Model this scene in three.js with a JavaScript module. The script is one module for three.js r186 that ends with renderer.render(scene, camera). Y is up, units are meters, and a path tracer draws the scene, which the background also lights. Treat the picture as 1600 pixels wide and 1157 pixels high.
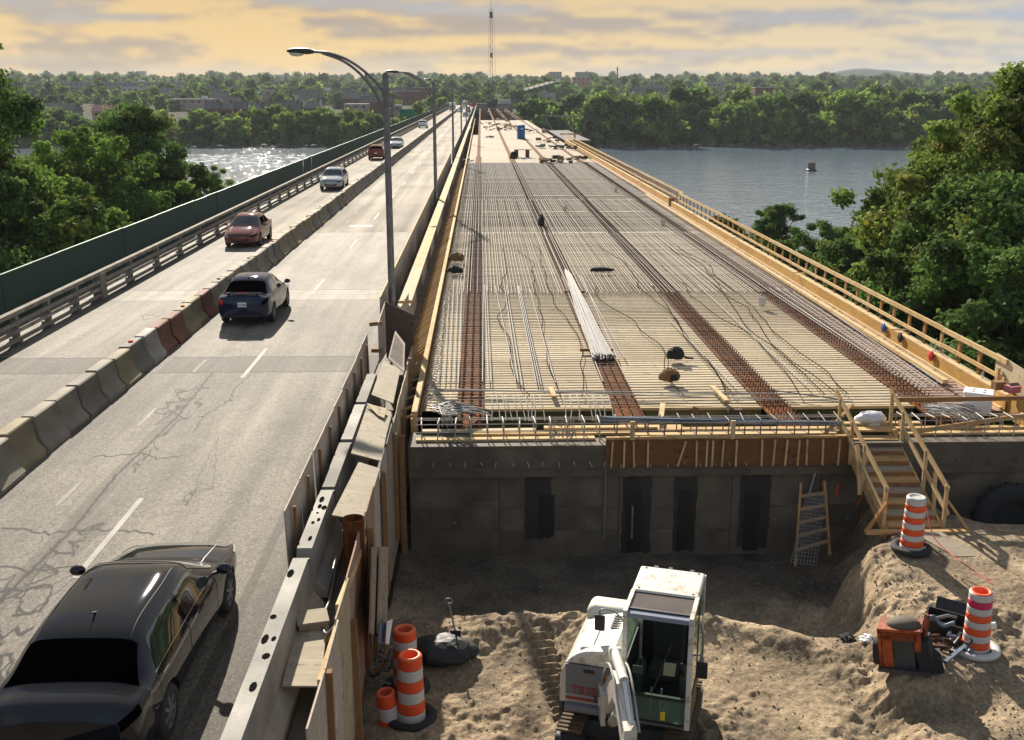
import * as THREE from 'three';
import { mergeGeometries } from 'three/addons/utils/BufferGeometryUtils.js';
import { RoundedBoxGeometry } from 'three/addons/geometries/RoundedBoxGeometry.js';
import { TextGeometry } from 'three/addons/geometries/TextGeometry.js';
import { FontLoader } from 'three/addons/loaders/FontLoader.js';
import { Brush, Evaluator, SUBTRACTION } from 'three-bvh-csg';

// ---------------------------------------------------------------- camera, sky, sun, exposure
const scene = new THREE.Scene();
const PITCH = 0.25956, YAW = 0.02887, EYE = 7.5, FOC = 1640;
const camera = new THREE.PerspectiveCamera(38.87, 1600 / 1157, 0.3, 16000);
camera.position.set(0, EYE, 0);
camera.rotation.order = 'YXZ';
camera.rotation.set(-PITCH, -YAW, 0);
const renderer = new THREE.WebGLRenderer({ antialias: true });
renderer.toneMapping = THREE.LinearToneMapping;
renderer.toneMappingExposure = 2.25;
renderer.shadowMap.enabled = true;

const V = (x, y, z) => new THREE.Vector3(x, y, z);
function rng(seed) { let s = seed | 0; return () => { s = (s + 0x6d2b79f5) | 0; let t = Math.imul(s ^ (s >>> 15), 1 | s); t = (t + Math.imul(t ^ (t >>> 7), 61 | t)) ^ t; return ((t ^ (t >>> 14)) >>> 0) / 4294967296; }; }
const clamp = (x, a, b) => Math.min(b, Math.max(a, x)), lerp = (a, b, t) => a + (b - a) * t;
const sstep = (a, b, x) => { const t = clamp((x - a) / (b - a), 0, 1); return t * t * (3 - 2 * t); };
const hash = (ix, iy, s) => { let h = Math.imul(ix, 374761393) ^ Math.imul(iy, 668265263) ^ Math.imul(s, 974634533); h = Math.imul(h ^ (h >>> 13), 1274126177); return ((h ^ (h >>> 16)) >>> 0) / 4294967296; };
// value noise with a period, so that tiles join
function vn(x, y, p, s = 1) {
  const ix = Math.floor(x), iy = Math.floor(y), fx = x - ix, fy = y - iy, u = fx * fx * (3 - 2 * fx), v = fy * fy * (3 - 2 * fy), w = (a) => ((a % p) + p) % p;
  return lerp(lerp(hash(w(ix), w(iy), s), hash(w(ix + 1), w(iy), s), u), lerp(hash(w(ix), w(iy + 1), s), hash(w(ix + 1), w(iy + 1), s), u), v);
}
function fbm(x, y, p, oct = 4, s = 1, gain = 0.5) { let a = 1, t = 0, n = 0; for (let i = 0; i < oct; i++) { t += a * vn(x, y, p, s + i); n += a; a *= gain; x *= 2; y *= 2; p *= 2; } return t / n; }

const SUN_EL = 27 * Math.PI / 180, SUN_AZ = 12.5 * Math.PI / 180;
const toSun = V(-Math.sin(SUN_AZ) * Math.cos(SUN_EL), Math.sin(SUN_EL), -Math.cos(SUN_AZ) * Math.cos(SUN_EL));
{ // sky: layered evening cloud, peach towards the sun, greyer and bluer away from it and overhead
  const W = 2048, H = 1024, d = new Float32Array(W * H * 4);
  for (let r = 0; r < H; r++) {
    const el = ((r + 0.5) / H - 0.5) * Math.PI, y = Math.sin(el), ce = Math.cos(el);
    for (let c = 0; c < W; c++) {
      const az = ((c + 0.5) / W - 0.5) * 2 * Math.PI, x = Math.cos(az) * ce, z = Math.sin(az) * ce, o = (r * W + c) * 4;
      const away = Math.acos(clamp((x * toSun.x + z * toSun.z) / (Math.hypot(x, z) * Math.hypot(toSun.x, toSun.z) + 1e-6), -1, 1)), warm = 1 - 0.92 * sstep(0.1, 1.0, away + 0.35 * (fbm(x * 4 + 40, y * 9 + z * 4 + 40, 256, 3, 77) - 0.5));
      const up = Math.max(0, y), h = Math.pow(1 - up, 2.9);
      // air
      const low = sstep(0.26, 0.03, y); let glow = sstep(0.075, 0.0, y), R = lerp(0.11, lerp(0.2, lerp(0.25, 0.4, glow), warm), h), G = lerp(0.15, lerp(0.235, lerp(0.225, 0.305, glow), warm), h), B = lerp(0.22, lerp(0.28, lerp(0.195, 0.16, glow), warm), h);
      // cloud decks drawn on a plane overhead
      if (y > 0.002) {
        const k = 1 / (y + 0.09), px = x * k, pz = z * k;
        const n1 = fbm(px * 1.3 + 40, pz * 1.9 + 40, 256, 7, 3, 0.58), n2 = fbm(px * 0.5 + 9, pz * 0.9 + 70, 256, 4, 11), n3 = fbm(px * 4.2 + 5, pz * 5.5 + 15, 512, 5, 23, 0.6);
        const cov = sstep(0.4, 0.54, n2 * 0.45 + n1 * 0.55) * sstep(0.0, 0.02, y), body = n1 * 0.65 + n3 * 0.35;
        const lit = sstep(0.43, 0.57, body);
        const dim = lerp(0.45, 1, h), cr = dim * lerp(lerp(0.19, 0.42, lit), lerp(0.23, 0.47, lit), warm), cg = dim * lerp(lerp(0.2, 0.36, lit), lerp(0.18, 0.32, lit), warm), cb = dim * lerp(lerp(0.215, 0.23, lit), lerp(0.135, 0.125, lit), warm);
        const a = cov * (0.9 - 0.3 * (1 - warm)) * lerp(0.5, 1, h);
        R = lerp(R, cr, a); G = lerp(G, cg, a); B = lerp(B, cb, a);
      }
      if (y < 0) { const t = sstep(0, 0.12, -y); R = lerp(R, 0.05, t); G = lerp(G, 0.05, t); B = lerp(B, 0.05, t); }
      d[o] = R; d[o + 1] = G; d[o + 2] = B; d[o + 3] = 1;
    }
  }
  const t = new THREE.DataTexture(d, W, H, THREE.RGBAFormat, THREE.FloatType);
  t.mapping = THREE.EquirectangularReflectionMapping; t.magFilter = THREE.LinearFilter; t.minFilter = THREE.LinearFilter; t.wrapS = THREE.RepeatWrapping; t.needsUpdate = true;
  scene.background = t; scene.environment = t;
}
const sun = new THREE.DirectionalLight(new THREE.Color(1, 0.905, 0.77), 4.6);
sun.position.copy(toSun.clone().multiplyScalar(120)).add(V(0, 0, -40)); sun.target.position.set(0, 0, -40);
sun.castShadow = true; sun.shadow.mapSize.set(4096, 4096);
Object.assign(sun.shadow.camera, { left: -90, right: 90, top: 110, bottom: -110, near: 1, far: 400 });
scene.add(sun, sun.target);
scene.fog = new THREE.FogExp2(new THREE.Color(0.72, 0.78, 0.86), 0.00012);

// ---------------------------------------------------------------- helpers
const R0 = rng(7);
const names = {};
function numbered(n) { const k = names[n] = (names[n] ?? -1) + 1; return k ? n + '_' + String(k).padStart(3, '0') : n; }
function tag(o, label, category, group) { o.userData.label = label; if (category) o.userData.category = category; if (group) o.userData.group = group; return o; }
function thing(name, label, category, p = [0, 0, 0], turn = 0, group) { const o = new THREE.Group(); o.name = numbered(name); o.position.set(...p); o.rotation.y = turn; scene.add(o); return tag(o, label, category, group); }
function part(parent, name, geo, mat, label) { const m = new THREE.Mesh(geo.isMB ? geo.geo() : geo, mat); m.name = name; m.castShadow = m.receiveShadow = true; parent.add(m); if (label) m.userData.label = label; return m; }
function solo(name, geo, mat, label, category, group) { const m = part(scene, numbered(name), geo, mat); return tag(m, label, category, group); }
function struct(name, geo, mat) { const m = part(scene, numbered(name), geo, mat); m.userData.kind = 'structure'; return m; }
function dup(src, name, p, turn, label, category, group) { const c = src.clone(); c.userData = { ...src.userData }; c.name = numbered(name); if (p) c.position.set(...p); if (turn !== undefined) c.rotation.y = turn; scene.add(c); return tag(c, label ?? src.userData.label, category, group ?? src.userData.group); }
// where a sight line of the surveyed photograph meets a level, a depth or a side plane
function sight(px, py) {
  const u = (px - 800) / FOC, v = (578.5 - py) / FOC, dy = v * Math.cos(PITCH) - Math.sin(PITCH), f = Math.cos(PITCH) + v * Math.sin(PITCH);
  return V(u * Math.cos(YAW) + f * Math.sin(YAW), dy, u * Math.sin(YAW) - f * Math.cos(YAW));
}
const gp = (px, py, h = 0) => { const r = sight(px, py), t = (h - EYE) / r.y; return V(r.x * t, h, r.z * t); };
const zp = (px, py, z) => { const r = sight(px, py), t = z / r.z; return V(r.x * t, EYE + r.y * t, z); };

class MB { // collects faces into one geometry, uv in metres
  constructor() { this.p = []; this.n = []; this.u = []; this.isMB = true; this.r = rng(this.constructor.k = (MB.k ?? 0) + 1); }
  quad(a, b, c, d, off) {
    const e = b.clone().sub(a), f = d.clone().sub(a), g = c.clone().sub(a), n = e.clone().cross(g); if (n.lengthSq() < 1e-16) n.copy(g.clone().cross(f)); n.normalize();
    const [ou, ov] = off ?? [this.r() * 7, this.r() * 7], el = e.length() || 1e-6, ex = e.clone().divideScalar(el), ey = n.clone().cross(ex);
    const uv = (q) => { const w = q.clone().sub(a); return [ou + w.dot(ex), ov + w.dot(ey)]; };
    for (const q of [a, b, c, a, c, d]) { this.p.push(q.x, q.y, q.z); this.n.push(n.x, n.y, n.z); this.u.push(...uv(q)); }
    return this;
  }
  tri(a, b, c) { const n = b.clone().sub(a).cross(c.clone().sub(a)).normalize(), o = this.r() * 5; for (const q of [a, b, c]) { this.p.push(q.x, q.y, q.z); this.n.push(n.x, n.y, n.z); this.u.push(o + q.x + q.z, o + q.y); } return this; }
  hexa(v) { // eight corners: 0-3 one end (ccw from outside), 4-7 the other end in the same order
    this.quad(v[0], v[4], v[5], v[1]).quad(v[1], v[5], v[6], v[2]).quad(v[2], v[6], v[7], v[3]).quad(v[3], v[7], v[4], v[0]);
    return this.quad(v[0], v[1], v[2], v[3]).quad(v[7], v[6], v[5], v[4]);
  }
  frame(o, ax, ay, az, sx, sy, sz) { // box with axes; az is the long axis
    const c = (a, b, e) => o.clone().addScaledVector(ax, a * sx / 2).addScaledVector(ay, b * sy / 2).addScaledVector(az, e * sz / 2);
    return this.hexa([c(-1, -1, -1), c(-1, 1, -1), c(1, 1, -1), c(1, -1, -1), c(-1, -1, 1), c(-1, 1, 1), c(1, 1, 1), c(1, -1, 1)]);
  }
  box(x, y, z, sx, sy, sz, rx = 0, ry = 0, rz = 0) {
    const q = new THREE.Quaternion().setFromEuler(new THREE.Euler(rx, ry, rz, 'YXZ')), X = V(1, 0, 0).applyQuaternion(q), Y = V(0, 1, 0).applyQuaternion(q), Z = V(0, 0, 1).applyQuaternion(q), o = V(x, y, z);
    if (sx >= sy && sx >= sz) return this.frame(o, Y, Z, X, sy, sz, sx);
    if (sy >= sz) return this.frame(o, Z, X, Y, sz, sx, sy);
    return this.frame(o, X, Y, Z, sx, sy, sz);
  }
  bar(a, b, w, h = w, up = V(0, 1, 0)) { // timber from a to b: w across, h along up
    const d = b.clone().sub(a), l = d.length(); d.divideScalar(l); let s = d.clone().cross(up); if (s.lengthSq() < 1e-4) s = d.clone().cross(V(0, 0, 1)); s.normalize();
    return this.frame(a.clone().add(b).multiplyScalar(0.5), s, s.clone().cross(d), d, w, h, l);
  }
  cyl(a, b, r0, r1 = r0, seg = 8, caps = true) { return this.tube([a, b], (t) => lerp(r0, r1, t), seg, caps); }
  tube(pts, r, seg = 6, caps = true) {
    const rad = typeof r === 'function' ? r : () => r, rings = []; let N = null, len = 0;
    pts.forEach((p, i) => {
      const t = (pts[i + 1] ?? p).clone().sub(pts[i - 1] ?? p).normalize();
      if (!N) { N = Math.abs(t.y) > 0.9 ? V(1, 0, 0) : V(0, 1, 0); } N = N.clone().addScaledVector(t, -N.dot(t)).normalize();
      const B = t.clone().cross(N), R = rad(i / (pts.length - 1)); if (i) len += p.distanceTo(pts[i - 1]);
      rings.push([...Array(seg + 1)].map((_, k) => { const a = k / seg * 2 * Math.PI, n = N.clone().multiplyScalar(Math.cos(a)).addScaledVector(B, Math.sin(a)); return { p: p.clone().addScaledVector(n, R), n, u: len, v: k / seg * 2 * Math.PI * R }; }));
    });
    const put = (q) => { this.p.push(q.p.x, q.p.y, q.p.z); this.n.push(q.n.x, q.n.y, q.n.z); this.u.push(q.u, q.v); };
    for (let i = 0; i + 1 < rings.length; i++) for (let k = 0; k < seg; k++) { const a = rings[i][k], b = rings[i][k + 1], c = rings[i + 1][k + 1], d = rings[i + 1][k]; [a, b, c, a, c, d].forEach(put); }
    if (caps) for (const [ring, s] of [[rings[0], 0], [rings[rings.length - 1], 1]]) for (let k = 1; k + 1 < seg; k++) s ? this.tri(ring[0].p, ring[k].p, ring[k + 1].p) : this.tri(ring[0].p, ring[k + 1].p, ring[k].p);
    return this;
  }
  add(g, m) { const q = (g.index ? g.toNonIndexed() : g.clone()); if (m) q.applyMatrix4(m); const a = q.attributes; for (const x of a.position.array) this.p.push(x); for (const x of a.normal.array) this.n.push(x); for (let i = 0; i < a.position.count; i++) this.u.push(a.uv ? a.uv.getX(i) : 0, a.uv ? a.uv.getY(i) : 0); return this; }
  geo() { const g = new THREE.BufferGeometry(); g.setAttribute('position', new THREE.Float32BufferAttribute(this.p, 3)); g.setAttribute('normal', new THREE.Float32BufferAttribute(this.n, 3)); g.setAttribute('uv', new THREE.Float32BufferAttribute(this.u, 2)); return g; }
}
const mb = () => new MB();
const spline = (pts, n = 24) => new THREE.CatmullRomCurve3(pts).getPoints(n);
const mtx = (x, y, z, rx = 0, ry = 0, rz = 0, s = 1) => new THREE.Matrix4().compose(V(x, y, z), new THREE.Quaternion().setFromEuler(new THREE.Euler(rx, ry, rz, 'YXZ')), Array.isArray(s) ? V(...s) : V(s, s, s));

// ---------------------------------------------------------------- textures and materials
function tex(n, size, f, srgb = true, m = n) {
  const d = new Uint8Array(n * m * 4);
  for (let y = 0; y < m; y++) for (let x = 0; x < n; x++) { const c = f(x / n, y / m), o = (y * n + x) * 4; for (let k = 0; k < 3; k++) d[o + k] = clamp(c[k] ?? c[0], 0, 1) * 255; d[o + 3] = 255; }
  const t = new THREE.DataTexture(d, n, m); t.wrapS = t.wrapT = THREE.RepeatWrapping; t.magFilter = THREE.LinearFilter; t.minFilter = THREE.LinearFilter;
  if (srgb) t.colorSpace = THREE.SRGBColorSpace; t.repeat.set(1 / size, 1 / size); t.needsUpdate = true; return t;
}
const G = (v) => [v, v, v];
const T = {};
T.wood = tex(512, 1.6, (u, v) => { const w = fbm(u * 4, v * 8, 8, 3, 5) * 0.16, g = fbm(u * 6, (v + w * 0.15) * 96, 96, 3, 9), k = fbm(u * 8, v * 8, 8, 4, 31); let c = 0.8 + 0.2 * g - 0.12 * sstep(0.55, 0.8, k); const kx = vn(u * 6, v * 16, 2, 77); if (kx > 0.93) c -= 0.25; return [c, c * 0.985, c * 0.96]; });
T.ply = tex(512, 2.4, (u, v) => { const g = fbm(u * 5, v * 40, 40, 3, 4), k = fbm(u * 6, v * 6, 6, 5, 8), s = fbm(u * 22, v * 22, 22, 3, 14); let c = 0.8 + 0.13 * g + 0.14 * (k - 0.5) - 0.2 * sstep(0.62, 0.8, s) * sstep(0.4, 0.6, k); return [c, c * 0.98, c * 0.95]; });
T.conc = tex(1024, 3, (u, v) => { const k = fbm(u * 4, v * 4, 4, 6, 21), s = fbm(u * 9, v * 3, 9, 4, 25), f = vn(u * 300, v * 300, 300, 3); let c = 0.72 + 0.34 * (k - 0.5) + 0.22 * (s - 0.5) + 0.07 * (f - 0.5); if (vn(u * 140, v * 140, 140, 41) > 0.96) c -= 0.16; return [c, c * 0.98, c * 0.94]; });
T.concB = tex(512, 1.5, (u, v) => G(0.5 + 0.5 * (fbm(u * 24, v * 24, 24, 4, 61) - 0.5)), false);
T.asph = tex(1024, 4, (u, v) => { const f = vn(u * 420, v * 420, 420, 3), f2 = vn(u * 200, v * 200, 200, 6), k = fbm(u * 5, v * 5, 5, 5, 12); let c = 0.66 + 0.16 * (f - 0.5) + 0.12 * (f2 - 0.5) + 0.3 * (k - 0.5); return [c * 1.02, c * 0.985, c * 0.93]; });
T.asphB = tex(1024, 2, (u, v) => G(0.4 * vn(u * 170, v * 170, 170, 3) + 0.4 * vn(u * 85, v * 85, 85, 5) + 0.2 * fbm(u * 10, v * 10, 10, 3, 9)), false);
T.rust = tex(512, 2, (u, v) => { const k = fbm(u * 6, v * 6, 6, 5, 33), f = fbm(u * 40, v * 40, 40, 3, 35), s = sstep(0.4, 0.7, k * 0.6 + f * 0.4); return [lerp(0.47, 0.68, s), lerp(0.3, 0.47, s), lerp(0.19, 0.28, s)]; });
T.dirt = tex(1024, 3, (u, v) => { const k = fbm(u * 4, v * 4, 4, 6, 51), f = fbm(u * 60, v * 60, 60, 3, 55), g = vn(u * 250, v * 250, 250, 57); const c = 0.62 + 0.34 * (k - 0.5) + 0.3 * (f - 0.5) + 0.12 * (g - 0.5); return [c * 1.03, c * 0.925, c * 0.77]; });
T.dirtB = tex(1024, 1.7, (u, v) => G(fbm(u * 14, v * 14, 14, 6, 63, 0.6)), false);
T.steel = tex(256, 1, (u, v) => G(0.78 + 0.3 * (fbm(u * 8, v * 8, 8, 5, 71) - 0.5)));
const noiseB = (n, size, f, o, s) => tex(n, size, (u, v) => G(fbm(u * f, v * f, f, o, s)), false);
T.grime = tex(512, 0.9, (u, v) => { const k = fbm(u * 5, v * 5, 5, 6, 111, 0.6), f = fbm(u * 30, v * 12, 30, 4, 115), s = sstep(0.52, 0.72, k * 0.75 + f * 0.25), d = vn(u * 90, v * 90, 90, 117) > 0.94 ? 0.12 : 0; return [0.95 - 0.2 * s - d, 0.94 - 0.24 * s - d, 0.91 - 0.29 * s - d]; });
T.grit = noiseB(512, 0.8, 40, 4, 83);
const matte = (c, o = {}) => new THREE.MeshPhysicalMaterial({ color: lin(...c), roughness: 0.9, specularIntensity: 0.12, ...o });
const lin = (r, g, b) => new THREE.Color().setRGB(r, g, b);
const std = (c, o = {}) => new THREE.MeshStandardMaterial({ color: Array.isArray(c) ? lin(...c) : c, roughness: 0.85, ...o });
const wood = (c, map = T.wood) => new THREE.MeshPhysicalMaterial({ color: lin(...c), map, roughness: 0.85, specularIntensity: 0.25, bumpMap: map, bumpScale: 0.0015 });
const M = {
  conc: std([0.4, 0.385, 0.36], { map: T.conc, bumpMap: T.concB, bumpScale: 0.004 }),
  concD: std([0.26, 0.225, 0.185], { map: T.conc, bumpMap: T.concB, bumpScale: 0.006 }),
  concW: std([0.66, 0.66, 0.64], { map: T.conc, bumpMap: T.concB, bumpScale: 0.004 }),
  barrier: std([0.44, 0.405, 0.34], { map: T.conc, bumpMap: T.concB, bumpScale: 0.006 }),
  barrierW: std([0.6, 0.585, 0.55], { map: T.conc }), barrierR: std([0.34, 0.14, 0.1], { map: T.conc }), barrierY: std([0.46, 0.4, 0.26], { map: T.conc }), barrierD: std([0.33, 0.31, 0.27], { map: T.conc }),
  timber: wood([0.66, 0.47, 0.24]), timberA: wood([0.6, 0.4, 0.19]), timberB: wood([0.72, 0.55, 0.31]), timberD: wood([0.34, 0.2, 0.1]), timberG: wood([0.4, 0.35, 0.28]), timberO: wood([0.52, 0.28, 0.1]),
  ply: wood([0.66, 0.57, 0.41], T.ply), plyA: wood([0.58, 0.49, 0.35], T.ply), plyB: wood([0.72, 0.63, 0.46], T.ply), plyPale: wood([0.52, 0.475, 0.385], T.ply), plyPaleB: wood([0.48, 0.435, 0.35], T.ply),
  plyGrey: wood([0.62, 0.55, 0.48], T.ply), plyGreyB: wood([0.66, 0.58, 0.5], T.ply), plyPink: wood([0.46, 0.33, 0.27], T.ply), plyOrange: wood([0.7, 0.44, 0.14], T.ply), plyOrangeB: wood([0.64, 0.39, 0.12], T.ply), plyRed: wood([0.25, 0.13, 0.065], T.ply), plyOlive: wood([0.13, 0.13, 0.06], T.ply), plyOliveB: wood([0.3, 0.29, 0.13], T.ply), plyDark: wood([0.16, 0.12, 0.1], T.ply),
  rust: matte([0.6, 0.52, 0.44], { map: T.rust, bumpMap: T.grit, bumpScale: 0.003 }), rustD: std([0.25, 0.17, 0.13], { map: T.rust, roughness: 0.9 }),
  bar: std([0.66, 0.62, 0.55], { roughness: 0.75, metalness: 0.0, map: T.steel }), barDark: std([0.26, 0.22, 0.18], { roughness: 0.75, metalness: 0.0, map: T.steel }), barWhite: std([0.56, 0.55, 0.53], { roughness: 0.8, map: T.steel }), barBlue: std([0.26, 0.33, 0.43], { roughness: 0.45, metalness: 0.3, map: T.steel }),
  stud: matte([0.12, 0.065, 0.035]),
  steel: std([0.33, 0.34, 0.35], { roughness: 0.45, metalness: 0.5, map: T.steel }), steelD: std([0.09, 0.1, 0.11], { roughness: 0.5, metalness: 0.4, map: T.steel }), galv: std([0.42, 0.42, 0.41], { roughness: 0.5, metalness: 0.35, map: T.steel }),
  railing: new THREE.MeshPhysicalMaterial({ color: lin(0.52, 0.495, 0.45), roughness: 0.85, specularIntensity: 0.15, map: T.conc }),
  cable: new THREE.MeshPhysicalMaterial({ color: lin(0.012, 0.011, 0.01), roughness: 1, specularIntensity: 0 }),
  black: std([0.012, 0.012, 0.013], { roughness: 0.55 }), rubber: std([0.02, 0.02, 0.021], { roughness: 0.85, bumpMap: T.grit, bumpScale: 0.002 }), blackCloth: std([0.022, 0.021, 0.02], { roughness: 0.95, bumpMap: T.grit, bumpScale: 0.006 }), brownCloth: std([0.2, 0.11, 0.045], { roughness: 0.95, bumpMap: T.grit, bumpScale: 0.006 }),
  orange: std([0.86, 0.1, 0.022], { roughness: 0.5, map: T.grime }), red: std([0.55, 0.02, 0.015], { roughness: 0.5 }), reflect: std([0.6, 0.61, 0.62], { roughness: 0.4, map: T.grime }), white: std([0.78, 0.78, 0.77], { roughness: 0.5 }),
  blue: std([0.025, 0.11, 0.36], { roughness: 0.5 }), green: std([0.02, 0.07, 0.055], { roughness: 0.8, map: T.ply }), greenEdge: std([0.16, 0.3, 0.22], { roughness: 0.6 }),
  glass: new THREE.MeshPhysicalMaterial({ color: lin(0.018, 0.024, 0.022), roughness: 0.04, metalness: 0, clearcoat: 1, clearcoatRoughness: 0.02 }),
  chrome: std([0.7, 0.7, 0.7], { roughness: 0.15, metalness: 1 }), lampRed: new THREE.MeshPhysicalMaterial({ color: lin(0.75, 0.015, 0.02), roughness: 0.12, clearcoat: 1 }), lampClear: new THREE.MeshPhysicalMaterial({ color: lin(0.7, 0.7, 0.66), roughness: 0.1, clearcoat: 1 }), lampAmber: std([0.7, 0.25, 0.02], { roughness: 0.2 }),
};
// ---------------------------------------------------------------- ground, water, far bank
function gridMesh(x0, x1, z0, z1, nx, nz, f, uvs = 1) {
  const g = new THREE.PlaneGeometry(1, 1, nx, nz), p = g.attributes.position, u = g.attributes.uv;
  for (let i = 0; i < p.count; i++) { const x = lerp(x0, x1, p.getX(i) + 0.5), z = lerp(z0, z1, 0.5 - p.getY(i)); p.setXYZ(i, x, f(x, z), z); u.setXY(i, x * uvs, -z * uvs); }
  g.computeVertexNormals(); return g;
}
const nz = (x, z, s, seed, o = 4) => fbm(x / s + 500, z / s + 500, 4096, o, seed) - 0.5;
// near bank: a fill under the old road, falling to the river
function bankY(x, z) {
  let y = lerp(-4.2, -13.5, sstep(-62, -104, z)) + nz(x, z, 9, 3) * 1.4;
  if (z > -30) { const fill = sstep(-22, -16.3, x) * (1 - sstep(-3, -1.5, x)) * sstep(-31, -25, z); y = lerp(y, -0.35, fill); }
  if (x < -16) y += 1.5 * sstep(-16, -30, x) * sstep(-70, -40, z);
  return y;
}
M.soil = matte([0.1, 0.105, 0.045], { map: T.dirt, roughness: 1 });
M.bank = matte([0.05, 0.075, 0.022], { map: T.dirt, roughness: 1 });
struct('ground', gridMesh(-320, 320, -112, 60, 160, 90, bankY), M.soil);
function cityY(x, z) { const d = -z; let y = lerp(-14, -9.5, sstep(386, 425, d + nz(x, z, 60, 8) * 16)); y = lerp(y, -6, sstep(425, 520, d)); if (d > 500) y += (Math.min(d, 1900) - 500) * 0.0225 - Math.max(0, d - 1900) * 0.01; return y + nz(x, z, 160, 17) * 5 * sstep(480, 900, d); }
struct('far_bank', gridMesh(-1700, 1700, -2600, -378, 200, 160, cityY), M.bank);
{ const n = 512, t = tex(n, 46, (u, v) => { const a = fbm(u * 18, v * 40, 40, 5, 91, 0.62), b = fbm(u * 5, v * 7, 7, 4, 95); return G(0.65 * a + 0.35 * b); }, false);
  const water = std([0.155, 0.205, 0.25], { roughness: 0.08, bumpMap: t, bumpScale: 0.28 });
  const g = gridMesh(-1900, 1900, -440, -60, 40, 8, () => -12); struct('river', g, water);
  // broken water along the shoals near the far shore
  const r = rng(31), foam = [];
  for (let i = 0; i < 520; i++) { const left = r() < 2, x = left ? lerp(-150, -45, r()) : lerp(30, 175, r()), z = -(left ? lerp(290, 345, r()) : lerp(318, 362, Math.pow(r(), 1.3))); const w = (left ? 0.5 : 0.3) + r() * (left ? 2.2 : 1.1) * r(), q = new THREE.SphereGeometry(1, 7, 4); q.scale(w, 0.07 + r() * 0.16, 0.16 + r() * 0.4); q.translate(x, -12, z); foam.push(q); }
  const f = solo('river_foam', mergeGeometries(foam), std([0.75, 0.75, 0.74], { roughness: 0.7 }), 'broken white water over the shoals below the far bank', 'foam'); f.userData.kind = 'stuff';
  const rocks = []; for (let i = 0; i < 420; i++) { const x = lerp(-190, 330, r()), d = 384 + r() * 9, q = new THREE.IcosahedronGeometry(1, 1), s = 0.3 + r() * r() * 1.6; q.scale(s * 1.4, s * 0.7, s); q.rotateY(r() * 6); q.translate(x, -12.2 + r() * 0.5, -d); rocks.push(q); }
  const k = solo('shore_rocks', mergeGeometries(rocks), std([0.16, 0.15, 0.13], { map: T.conc }), 'grey boulders along the waterline of the far bank', 'rocks'); k.userData.kind = 'stuff'; }
M.hill = matte([0.07, 0.1, 0.08], { roughness: 1 });
{ const hillY = (x, z) => { const a = 68 * Math.exp(-Math.pow((x - 1020) / 210, 2)), b = 66 * Math.exp(-Math.pow((x - 1470) / 330, 2)), c = 34 * Math.exp(-Math.pow((x - 2000) / 420, 2)); return -12 + (a + b + c + 9 * nz(x, z, 80, 29)) * Math.max(0, 1 - Math.abs(z + 2950) / 250); };
  struct('hills', gridMesh(500, 2300, -3200, -2700, 120, 24, hillY), M.hill); }

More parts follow.
